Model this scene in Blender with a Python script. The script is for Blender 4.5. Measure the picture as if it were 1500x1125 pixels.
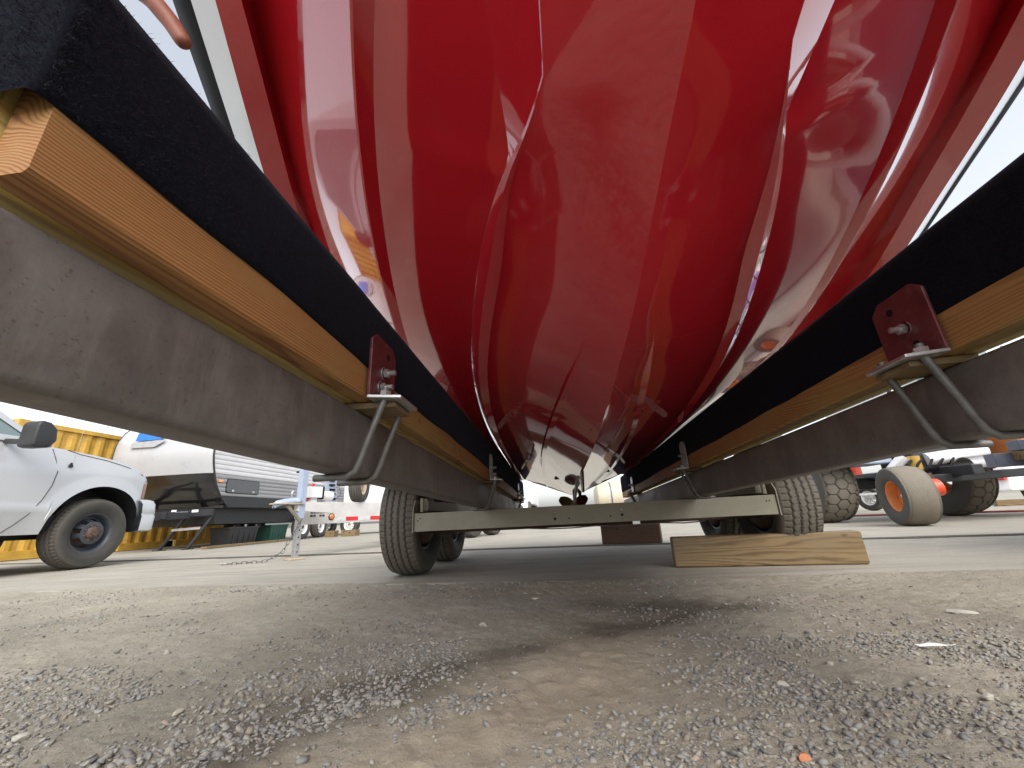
import bpy, math, random
import numpy as np
from mathutils import Vector, Matrix

scene = bpy.context.scene
for o in list(bpy.data.objects):
    bpy.data.objects.remove(o)
COL = scene.collection
R = math.radians
random.seed(7)
rng = np.random.default_rng(7)

# ------------------------------------------------------------------ camera
CAM_H = 0.34
cam_d = bpy.data.cameras.new("camera")
cam_d.sensor_width = 36.0
cam_d.lens = 14.044
cam_d.clip_start = 0.02
cam_d.clip_end = 2000.0
cam = bpy.data.objects.new("camera", cam_d)
COL.objects.link(cam)
c_r = Vector((0.99283421, 0.1091461, -0.04865559))
c_u = Vector((0.08019841, -0.30672792, 0.94841246))
c_f = Vector((-0.08859149, 0.94551844, 0.31328331))
cam.matrix_world = Matrix((
    (c_r.x, c_u.x, -c_f.x, 0.0),
    (c_r.y, c_u.y, -c_f.y, 0.0),
    (c_r.z, c_u.z, -c_f.z, CAM_H),
    (0, 0, 0, 1)))
scene.camera = cam

# ------------------------------------------------------------------ sky, sun, exposure
SUN_EL, SUN_AZ = R(46), R(160)      # azimuth measured from +Y towards +X
world = bpy.data.worlds.new("World")
scene.world = world
world.use_nodes = True
wn, wl = world.node_tree.nodes, world.node_tree.links
wn.clear()
w_out = wn.new("ShaderNodeOutputWorld")
w_bg = wn.new("ShaderNodeBackground")
w_sky = wn.new("ShaderNodeTexSky")
w_sky.sky_type = 'NISHITA'
w_sky.sun_disc = False
w_sky.sun_elevation = SUN_EL
w_sky.sun_rotation = SUN_AZ
w_sky.air_density = 1.0
w_sky.dust_density = 3.0
w_sky.ozone_density = 1.0
w_hs = wn.new("ShaderNodeHueSaturation")
w_hs.inputs["Saturation"].default_value = 0.30
w_bg.inputs["Strength"].default_value = 0.15
wl.new(w_sky.outputs[0], w_hs.inputs["Color"])
wl.new(w_hs.outputs[0], w_bg.inputs["Color"])
wl.new(w_bg.outputs[0], w_out.inputs["Surface"])

sun_d = bpy.data.lights.new("sun", 'SUN')
sun_d.energy = 0.55
sun_d.angle = R(40)
sun_d.color = (1.0, 0.95, 0.87)
sun = bpy.data.objects.new("sun", sun_d)
COL.objects.link(sun)
sdir = Vector((math.sin(SUN_AZ) * math.cos(SUN_EL), math.cos(SUN_AZ) * math.cos(SUN_EL), math.sin(SUN_EL)))
sun.rotation_euler = sdir.to_track_quat('Z', 'Y').to_euler()

scene.view_settings.view_transform = 'Standard'
scene.view_settings.look = 'None'
scene.view_settings.gamma = 1.0
scene.view_settings.use_curve_mapping = False
scene.view_settings.exposure = 1.25
scene.cycles.max_bounces = 10
scene.cycles.diffuse_bounces = 5
scene.cycles.glossy_bounces = 5


# ------------------------------------------------------------------ helpers
class MB:
    """collects vertices and faces for one mesh"""
    def __init__(self):
        self.v = []
        self.f = []

    def add(self, verts, faces):
        n = len(self.v)
        self.v.extend([tuple(p) for p in verts])
        self.f.extend([tuple(i + n for i in f) for f in faces])
        return self

    def box(self, c, s, M=None):
        x, y, z = s[0] / 2, s[1] / 2, s[2] / 2
        vs = [Vector((sx * x, sy * y, sz * z)) for sx in (-1, 1) for sy in (-1, 1) for sz in (-1, 1)]
        if M is not None:
            vs = [M @ v for v in vs]
        c = Vector(c)
        self.add([v + c for v in vs], [(0, 1, 3, 2), (4, 6, 7, 5), (0, 4, 5, 1), (2, 3, 7, 6), (0, 2, 6, 4), (1, 5, 7, 3)])
        return self

    def bar(self, a, b, w, h, up=(0, 0, 1)):
        a, b = Vector(a), Vector(b)
        d = (b - a).normalized()
        s = d.cross(Vector(up)).normalized()
        u = s.cross(d)
        vs = []
        for p in (a, b):
            for i, j in ((-1, -1), (1, -1), (1, 1), (-1, 1)):
                vs.append(p + s * (w / 2 * i) + u * (h / 2 * j))
        self.add(vs, [(3, 2, 1, 0), (4, 5, 6, 7), (0, 1, 5, 4), (1, 2, 6, 5), (2, 3, 7, 6), (3, 0, 4, 7)])
        return self

    def tube(self, path, r, n=10, cap=True):
        pts = [Vector(p) for p in path]
        rs = r if isinstance(r, (list, tuple)) else [r] * len(pts)
        t0 = (pts[1] - pts[0]).normalized()
        ref = Vector((0, 0, 1)) if abs(t0.z) < 0.9 else Vector((1, 0, 0))
        s = t0.cross(ref).normalized()
        vs = []
        for k, p in enumerate(pts):
            if k == 0:
                t = t0
            elif k == len(pts) - 1:
                t = (pts[k] - pts[k - 1]).normalized()
            else:
                t = ((pts[k + 1] - pts[k]).normalized() + (pts[k] - pts[k - 1]).normalized()).normalized()
            s = (s - t * s.dot(t)).normalized()
            u = t.cross(s)
            for i in range(n):
                a = 2 * math.pi * i / n
                vs.append(p + (s * math.cos(a) + u * math.sin(a)) * rs[k])
        fs = []
        for k in range(len(pts) - 1):
            for i in range(n):
                j = (i + 1) % n
                fs.append((k * n + i, k * n + j, (k + 1) * n + j, (k + 1) * n + i))
        if cap:
            fs.append(tuple(range(n - 1, -1, -1)))
            fs.append(tuple((len(pts) - 1) * n + i for i in range(n)))
        self.add(vs, fs)
        return self

    def lathe(self, prof, n=48, axis='x', closed=False):
        """prof: (offset along axis, radius)"""
        vs, fs = [], []
        for (x, r) in prof:
            for i in range(n):
                a = 2 * math.pi * i / n
                if axis == 'x':
                    vs.append((x, r * math.cos(a), r * math.sin(a)))
                elif axis == 'y':
                    vs.append((r * math.cos(a), x, r * math.sin(a)))
                else:
                    vs.append((r * math.cos(a), r * math.sin(a), x))
        m = len(prof)
        for k in range(m - 1 if not closed else m):
            k2 = (k + 1) % m
            for i in range(n):
                j = (i + 1) % n
                fs.append((k * n + i, k * n + j, k2 * n + j, k2 * n + i))
        self.add(vs, fs)
        return self

    def grid(self, rows):
        """rows: list of equal-length lists of points"""
        m = len(rows[0])
        vs = [p for r_ in rows for p in r_]
        fs = []
        for k in range(len(rows) - 1):
            for i in range(m - 1):
                fs.append((k * m + i, k * m + i + 1, (k + 1) * m + i + 1, (k + 1) * m + i))
        self.add(vs, fs)
        return self

    def prism(self, poly, d):
        """poly: points; d: extrusion vector"""
        n = len(poly)
        d = Vector(d)
        vs = [Vector(p) for p in poly] + [Vector(p) + d for p in poly]
        fs = [tuple(range(n - 1, -1, -1)), tuple(range(n, 2 * n))]
        fs += [(i, (i + 1) % n, n + (i + 1) % n, n + i) for i in range(n)]
        self.add(vs, fs)
        return self

    def mesh(self, name, smooth=False, off=None, fix=True):
        me = bpy.data.meshes.new(name)
        v = self.v
        if off is not None:
            v = [(p[0] - off[0], p[1] - off[1], p[2] - off[2]) for p in v]
        me.from_pydata([tuple(p) for p in v], [], self.f)
        me.update()
        if fix:
            import bmesh
            bm = bmesh.new()
            bm.from_mesh(me)
            bmesh.ops.recalc_face_normals(bm, faces=bm.faces)
            bm.to_mesh(me)
            bm.free()
        if smooth:
            me.polygons.foreach_set("use_smooth", [True] * len(me.polygons))
        return me


def root_of(o):
    while o.parent:
        o = o.parent
    return o


def link(name, me, mat, parent=None):
    o = bpy.data.objects.new(name, me)
    COL.objects.link(o)
    if mat is not None and me is not None and len(me.materials) == 0:
        me.materials.append(mat)
    if parent is not None:
        o.parent = parent
    return o


def obj(name, mb, mat, parent=None, smooth=False, bevel=0.0, seg=2, fix=True, world=True, angle=None):
    """one mesh object; vertices are given in world space unless world=False"""
    off = None
    if parent is not None and world:
        off = root_of(parent).location
    me = mb.mesh(name, smooth, off, fix)
    o = link(name, me, mat, parent)
    if bevel > 0:
        b = o.modifiers.new("bevel", 'BEVEL')
        b.width = bevel
        b.segments = seg
        b.limit_method = 'ANGLE'
        b.angle_limit = R(35)
    if angle is not None:
        try:
            me.set_sharp_from_angle(angle=R(angle))
        except Exception:
            pass
    return o


def thing(name, label, cat, loc=(0, 0, 0), group=None):
    o = bpy.data.objects.new(name, None)
    COL.objects.link(o)
    o.empty_display_size = 0.1
    o.location = loc
    tag(o, label, cat, group)
    return o


def tag(o, label, cat, group=None):
    o["label"] = label
    o["category"] = cat
    if group:
        o["group"] = group
    return o


def group_part(name, parent, loc=(0, 0, 0), rot=(0, 0, 0)):
    """an Empty part (wheel, mirror ...) that carries sub-parts"""
    o = bpy.data.objects.new(name, None)
    COL.objects.link(o)
    o.empty_display_size = 0.1
    o.parent = parent
    o.location = loc
    o.rotation_euler = rot
    return o


# ------------------------------------------------------------------ materials
def srgb(r, g, b):
    def f(c):
        c /= 255.0
        return c / 12.92 if c <= 0.04045 else ((c + 0.055) / 1.055) ** 2.4
    return (f(r), f(g), f(b), 1.0)


class Mat:
    def __init__(self, name, base=(0.5, 0.5, 0.5, 1), rough=0.5, metal=0.0, spec=0.5):
        self.m = bpy.data.materials.new(name)
        self.m.use_nodes = True
        self.nt = self.m.node_tree
        self.b = self.nt.nodes["Principled BSDF"]
        self.b.inputs["Base Color"].default_value = base if len(base) == 4 else (*base, 1)
        self.b.inputs["Roughness"].default_value = rough
        self.b.inputs["Metallic"].default_value = metal
        self.b.inputs["Specular IOR Level"].default_value = spec
        self._co = None

    def n(self, t, **kw):
        x = self.nt.nodes.new(t)
        for k, v in kw.items():
            if k in x.inputs:
                x.inputs[k].default_value = v
            else:
                setattr(x, k, v)
        return x

    def l(self, a, b):
        self.nt.links.new(a, b)

    def coord(self, kind="Object"):
        if self._co is None:
            self._co = self.n("ShaderNodeTexCoord")
        return self._co.outputs[kind]

    def mapped(self, scale=(1, 1, 1), rot=(0, 0, 0), loc=(0, 0, 0), kind="Object"):
        mp = self.n("ShaderNodeMapping")
        mp.inputs["Scale"].default_value = scale
        mp.inputs["Rotation"].default_value = rot
        mp.inputs["Location"].default_value = loc
        self.l(self.coord(kind), mp.inputs["Vector"])
        return mp.outputs[0]

    def noise(self, scale=5, detail=4, rough=0.55, vec=None, dist=0.0):
        x = self.n("ShaderNodeTexNoise")
        x.inputs["Scale"].default_value = scale
        x.inputs["Detail"].default_value = detail
        x.inputs["Roughness"].default_value = rough
        x.inputs["Distortion"].default_value = dist
        self.l(vec if vec is not None else self.coord(), x.inputs["Vector"])
        return x.outputs["Fac"]

    def ramp(self, fac, stops, interp='LINEAR'):
        x = self.n("ShaderNodeValToRGB")
        cr = x.color_ramp
        cr.interpolation = interp
        while len(cr.elements) < len(stops):
            cr.elements.new(0.5)
        for e, (p, c) in zip(cr.elements, stops):
            e.position = p
            e.color = c if not isinstance(c, (int, float)) else (c, c, c, 1)
        self.l(fac, x.inputs[0])
        return x.outputs[0]

    def mix(self, fac, a, b, mode='MIX'):
        x = self.n("ShaderNodeMix")
        x.data_type = 'RGBA'
        x.blend_type = mode
        for sock, val in ((x.inputs[0], fac), (x.inputs[6], a), (x.inputs[7], b)):
            if isinstance(val, (int, float)):
                sock.default_value = val
            elif isinstance(val, (tuple, list)):
                sock.default_value = val
            else:
                self.l(val, sock)
        return x.outputs[2]

    def math(self, op, a, b=0.5):
        x = self.n("ShaderNodeMath")
        x.operation = op
        for sock, val in ((x.inputs[0], a), (x.inputs[1], b)):
            if isinstance(val, (int, float)):
                sock.default_value = val
            else:
                self.l(val, sock)
        return x.outputs[0]

    def color(self, c):
        self.l(c, self.b.inputs["Base Color"])

    def rough(self, c):
        self.l(c, self.b.inputs["Roughness"])

    def bump(self, h, strength=0.3, dist=0.01):
        x = self.n("ShaderNodeBump")
        x.inputs["Strength"].default_value = strength
        x.inputs["Distance"].default_value = dist
        self.l(h, x.inputs["Height"])
        self.l(x.outputs[0], self.b.inputs["Normal"])


def plain(name, base, rough=0.5, metal=0.0, spec=0.5, var=0.12, scale=8.0, bump=0.0, dirt=None, coat=0.0):
    m = Mat(name, base, rough, metal, spec)
    n1 = m.noise(scale, 5, 0.6)
    lo = tuple(c * (1 - var) for c in base[:3]) + (1,)
    hi = tuple(min(1, c * (1 + var)) for c in base[:3]) + (1,)
    c = m.ramp(n1, [(0.3, lo), (0.7, hi)])
    if dirt is not None:
        col, amt, sc = dirt
        d = m.noise(sc, 6, 0.7)
        f = m.ramp(d, [(0.62 - amt * 0.3, (0, 0, 0, 1)), (0.8, (amt, amt, amt, 1))])
        c = m.mix(f, c, col)
    m.color(c)
    m.rough(m.ramp(n1, [(0.3, max(0, rough - 0.07)), (0.7, min(1, rough + 0.07))]))
    if bump:
        m.bump(m.noise(scale * 12, 3, 0.6), bump, 0.004)
    if coat:
        m.b.inputs["Coat Weight"].default_value = coat
        m.b.inputs["Coat Roughness"].default_value = 0.10
    return m.m


def make_hull():
    m = Mat("red_gelcoat", (0.50, 0.006, 0.012, 1), 0.12, 0.0, 0.5)
    v = m.mapped((1, 0.5, 1))
    big = m.noise(2.2, 4, 0.6, v)
    c = m.ramp(big, [(0.3, (0.50, 0.013, 0.024, 1)), (0.75, (0.58, 0.018, 0.031, 1))])
    # water marks and dust film with soft edged patches
    dust = m.noise(6.5, 8, 0.72, m.mapped((1, 0.35, 1), loc=(3, 1, 0)))
    spk = m.noise(90, 3, 0.6, m.mapped((1, 0.45, 1)))
    df = m.math('MULTIPLY', m.ramp(dust, [(0.5, 0.0), (0.72, 0.10)]), 1.0)
    sf = m.ramp(spk, [(0.70, 0.0), (0.76, 0.16)])
    c = m.mix(df, c, (0.42, 0.16, 0.13, 1))
    c = m.mix(m.math('MULTIPLY', sf, m.ramp(dust, [(0.4, 0.0), (0.6, 1.0)])), c, (0.45, 0.25, 0.22, 1))
    m.color(c)
    m.rough(m.ramp(dust, [(0.35, 0.05), (0.75, 0.13)]))
    m.b.inputs["Coat Weight"].default_value = 1.0
    m.b.inputs["Coat Roughness"].default_value = 0.02
    m.b.inputs["Coat IOR"].default_value = 1.5
    wav = m.noise(9, 2, 0.5, m.mapped((1, 0.4, 1)))
    x = m.n("ShaderNodeBump")
    x.inputs["Strength"].default_value = 0.018
    x.inputs["Distance"].default_value = 0.01
    m.l(wav, x.inputs["Height"])
    m.l(x.outputs[0], m.b.inputs["Normal"])
    m.l(x.outputs[0], m.b.inputs["Coat Normal"])
    return m.m


def make_rusty_steel():
    m = Mat("weathered_rail_steel", (0.12, 0.10, 0.09, 1), 0.55, 0.15, 0.4)
    n1 = m.noise(7, 6, 0.65, m.mapped((1, 1, 1)))
    st = m.noise(14, 5, 0.7, m.mapped((1, 2.2, 0.35)))
    fine = m.noise(160, 4, 0.6)
    c = m.ramp(n1, [(0.30, (0.095, 0.082, 0.074, 1)), (0.5, (0.145, 0.130, 0.120, 1)), (0.72, (0.205, 0.190, 0.176, 1))])
    c = m.mix(m.ramp(st, [(0.52, 0.0), (0.74, 0.30)]), c, (0.31, 0.285, 0.26, 1))
    c = m.mix(m.ramp(m.noise(11, 7, 0.75, m.mapped((1, 0.8, 1), loc=(4, 2, 1))), [(0.58, 0.0), (0.74, 0.5)]), c, (0.13, 0.075, 0.05, 1))
    c = m.mix(m.ramp(fine, [(0.62, 0.0), (0.70, 0.6)]), c, (0.09, 0.045, 0.03, 1))
    # rust specks collected along the top edge
    sep = m.n("ShaderNodeSeparateXYZ")
    m.l(m.coord("Generated"), sep.inputs[0])
    edge = m.ramp(sep.outputs[2], [(0.70, 0.0), (1.0, 0.6)])
    m.color(c)
    m.rough(m.ramp(n1, [(0.3, 0.42), (0.7, 0.68)]))
    m.bump(m.noise(70, 5, 0.65), 0.25, 0.003)
    return m.m


def make_lumber(name, c_light, c_dark, c_tint, ring=38.0, axis=1, seed=0.0, knots=True):
    m = Mat(name, c_light, 0.62, 0.0, 0.3)
    sc = [1.0, 1.0, 1.0]
    sc[axis] = 0.10
    v = m.mapped(tuple(sc), loc=(seed, seed * 1.7, seed * 0.6))
    wsc = [3.0, 3.0, 3.0]
    wsc[axis] = 0.28
    warp = m.noise(2.0, 2, 0.4, m.mapped(tuple(wsc), loc=(seed, seed * 1.7, seed * 0.6)))
    sep = m.n("ShaderNodeSeparateXYZ")
    m.l(m.coord(), sep.inputs[0])
    cross = m.math('ADD', sep.outputs[2], m.math('MULTIPLY', sep.outputs[0 if axis == 1 else 1], 0.35))
    phs = m.math('ADD', m.math('MULTIPLY', cross, ring * 13.0), m.math('MULTIPLY', warp, ring * 4.2))
    w2 = [9.0, 9.0, 9.0]
    w2[axis] = 0.8
    phs = m.math('ADD', phs, m.math('MULTIPLY', m.noise(3.0, 3, 0.6, m.mapped(tuple(w2), loc=(seed, 4, 1))), 11.0))
    sn = m.math('SINE', phs, 0.0)
    line = m.math('MULTIPLY', m.math('ADD', sn, 1.0), 0.5)
    w3 = [5.0, 5.0, 5.0]
    w3[axis] = 0.7
    amp = m.ramp(m.noise(2.0, 3, 0.6, m.mapped(tuple(w3), loc=(seed, 9, 1))), [(0.3, 0.25), (0.7, 1.0)])
    c = m.mix(m.math('MULTIPLY', m.ramp(line, [(0.25, 0.0), (0.6, 0.25), (0.95, 1.0)]), amp), c_light, c_dark)
    sc2 = [6.0, 6.0, 6.0]
    sc2[axis] = 0.5
    fib = m.noise(40, 4, 0.7, m.mapped(tuple(sc2), loc=(seed, 0, 0)))
    c = m.mix(m.ramp(fib, [(0.3, 0.0), (0.8, 0.25)]), c, c_dark)
    sc3 = [4.0, 4.0, 4.0]
    sc3[axis] = 1.2
    tint = m.noise(1.6, 4, 0.6, m.mapped(tuple(sc3), loc=(seed + 5, 2, 0)))
    c = m.mix(m.ramp(tint, [(0.45, 0.0), (0.7, 0.75)]), c, c_tint)
    if knots:
        sk = [3.2, 3.2, 3.2]
        sk[axis] = 1.5
        vo = m.n("ShaderNodeTexVoronoi")
        vo.inputs["Scale"].default_value = 2.1
        m.l(m.mapped(tuple(sk), loc=(seed, 1, 3)), vo.inputs["Vector"])
        kf = m.ramp(vo.outputs["Distance"], [(0.085, 1.0), (0.125, 0.0)])
        c = m.mix(kf, c, (0.05, 0.022, 0.012, 1))
    m.color(c)
    m.bump(m.math('ADD', line, m.math('MULTIPLY', fib, 0.8)), 0.18, 0.002)
    return m.m


def make_carpet():
    m = Mat("black_marine_carpet", (0.006, 0.0065, 0.010, 1), 1.0, 0.0, 0.0)
    n1 = m.noise(300, 4, 0.7)
    n2 = m.noise(14, 4, 0.6)
    c = m.ramp(n1, [(0.3, (0.004, 0.0045, 0.007, 1)), (0.8, (0.016, 0.017, 0.024, 1))])
    c = m.mix(m.ramp(n2, [(0.45, 0.0), (0.8, 0.3)]), c, (0.016, 0.017, 0.023, 1))
    m.color(c)
    m.b.inputs["Sheen Weight"].default_value = 0.10
    m.b.inputs["Sheen Roughness"].default_value = 0.4
    m.b.inputs["Sheen Tint"].default_value = (0.55, 0.58, 0.75, 1)
    m.bump(m.noise(700, 3, 0.7), 0.35, 0.002)
    return m.m


def make_concrete():
    m = Mat("concrete_slab", (0.42, 0.40, 0.36, 1), 0.85, 0, 0.25)
    big = m.noise(0.5, 6, 0.62)
    mid = m.noise(3.5, 7, 0.68, m.mapped((0.5, 1.3, 1)))
    fine = m.noise(55, 5, 0.7)
    c = m.ramp(big, [(0.3, (0.31, 0.287, 0.24, 1)), (0.7, (0.42, 0.39, 0.33, 1))])
    c = m.mix(m.ramp(mid, [(0.42, 0.0), (0.75, 0.65)]), c, (0.22, 0.208, 0.175, 1))
    c = m.mix(m.ramp(fine, [(0.35, 0.30), (0.6, 0.0)]), c, (0.18, 0.17, 0.145, 1))
    spots = m.noise(1.1, 5, 0.75, m.mapped((1, 1.8, 1), loc=(7, 3, 0)))
    c = m.mix(m.ramp(spots, [(0.58, 0.0), (0.74, 0.55)]), c, (0.15, 0.142, 0.125, 1))
    # long tyre scuffs running across the yard
    sc = m.noise(2.0, 5, 0.7, m.mapped((0.10, 3.0, 1), rot=(0, 0, R(-9))))
    c = m.mix(m.ramp(sc, [(0.55, 0.0), (0.70, 0.6)]), c, (0.16, 0.152, 0.135, 1))
    m.color(c)
    m.bump(m.math('ADD', fine, m.math('MULTIPLY', mid, 1.5)), 0.35, 0.006)
    return m.m


def make_dirt():
    m = Mat("packed_dirt", (0.25, 0.22, 0.17, 1), 0.95, 0, 0.15)
    a = m.noise(1.3, 6, 0.62, m.mapped((1, 1, 1), loc=(2, 5, 0)))
    b = m.noise(12, 7, 0.7)
    f = m.noise(140, 4, 0.75)
    c = m.ramp(a, [(0.28, (0.20, 0.180, 0.142, 1)), (0.5, (0.30, 0.272, 0.216, 1)), (0.72, (0.37, 0.338, 0.275, 1))])
    c = m.mix(m.ramp(b, [(0.40, 0.0), (0.72, 0.6)]), c, (0.24, 0.222, 0.18, 1))
    c = m.mix(m.ramp(f, [(0.52, 0.0), (0.68, 0.55)]), c, (0.40, 0.385, 0.345, 1))
    c = m.mix(m.ramp(f, [(0.34, 0.55), (0.46, 0.0)]), c, (0.115, 0.105, 0.09, 1))
    # damp streak: vertex attribute with its own outline
    at = m.n("ShaderNodeAttribute")
    at.attribute_name = "damp"
    c = m.mix(m.math('MULTIPLY', at.outputs["Fac"], 0.85), c, (0.095, 0.080, 0.062, 1))
    at2 = m.n("ShaderNodeAttribute")
    at2.attribute_name = "sand"
    c = m.mix(m.math('MULTIPLY', at2.outputs["Fac"], 0.7), c, m.mix(m.ramp(b, [(0.35, 0.0), (0.7, 1.0)]), (0.31, 0.265, 0.195, 1), (0.40, 0.345, 0.26, 1)))
    m.color(c)
    m.bump(m.math('ADD', f, m.math('MULTIPLY', b, 0.8)), 0.7, 0.006)
    return m.m


def make_gravel():
    m = Mat("gravel_stone", (0.3, 0.3, 0.3, 1), 0.85, 0, 0.3)
    g = m.n("ShaderNodeNewGeometry")
    c = m.ramp(g.outputs["Random Per Island"], [
        (0.0, (0.13, 0.13, 0.132, 1)), (0.30, (0.20, 0.20, 0.197, 1)), (0.60, (0.27, 0.265, 0.25, 1)),
        (0.80, (0.31, 0.295, 0.26, 1)), (0.90, (0.25, 0.21, 0.16, 1)), (0.985, (0.36, 0.345, 0.31, 1)), (1.0, (0.36, 0.25, 0.17, 1))])
    d = m.noise(120, 4, 0.7)
    c = m.mix(m.ramp(d, [(0.40, 0.0), (0.70, 0.55)]), c, (0.30, 0.27, 0.22, 1))
    m.color(c)
    return m.m


def make_tyre(name, dust=0.5):
    m = Mat(name, (0.03, 0.03, 0.03, 1), 0.8, 0, 0.25)
    n1 = m.noise(9, 6, 0.7)
    n2 = m.noise(60, 4, 0.7)
    c = m.ramp(n1, [(0.3, (0.030, 0.030, 0.030, 1)), (0.7, (0.055, 0.054, 0.052, 1))])
    at = m.n("ShaderNodeAttribute")
    at.attribute_name = "tread"
    f = m.math('MULTIPLY', at.outputs["Fac"], m.ramp(n2, [(0.25, dust * 0.6), (0.75, dust)]))
    c = m.mix(f, c, (0.235, 0.205, 0.16, 1))
    m.color(c)
    m.rough(m.ramp(n1, [(0.3, 0.65), (0.7, 0.9)]))
    m.bump(n2, 0.15, 0.002)
    return m.m


def glassy(name, base, rough=0.04):
    m = Mat(name, base, rough, 0, 0.6)
    m.b.inputs["Coat Weight"].default_value = 1.0
    n1 = m.noise(3, 3)
    m.color(m.ramp(n1, [(0.3, tuple(c * 0.85 for c in base[:3]) + (1,)), (0.7, base)]))
    return m.m


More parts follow.
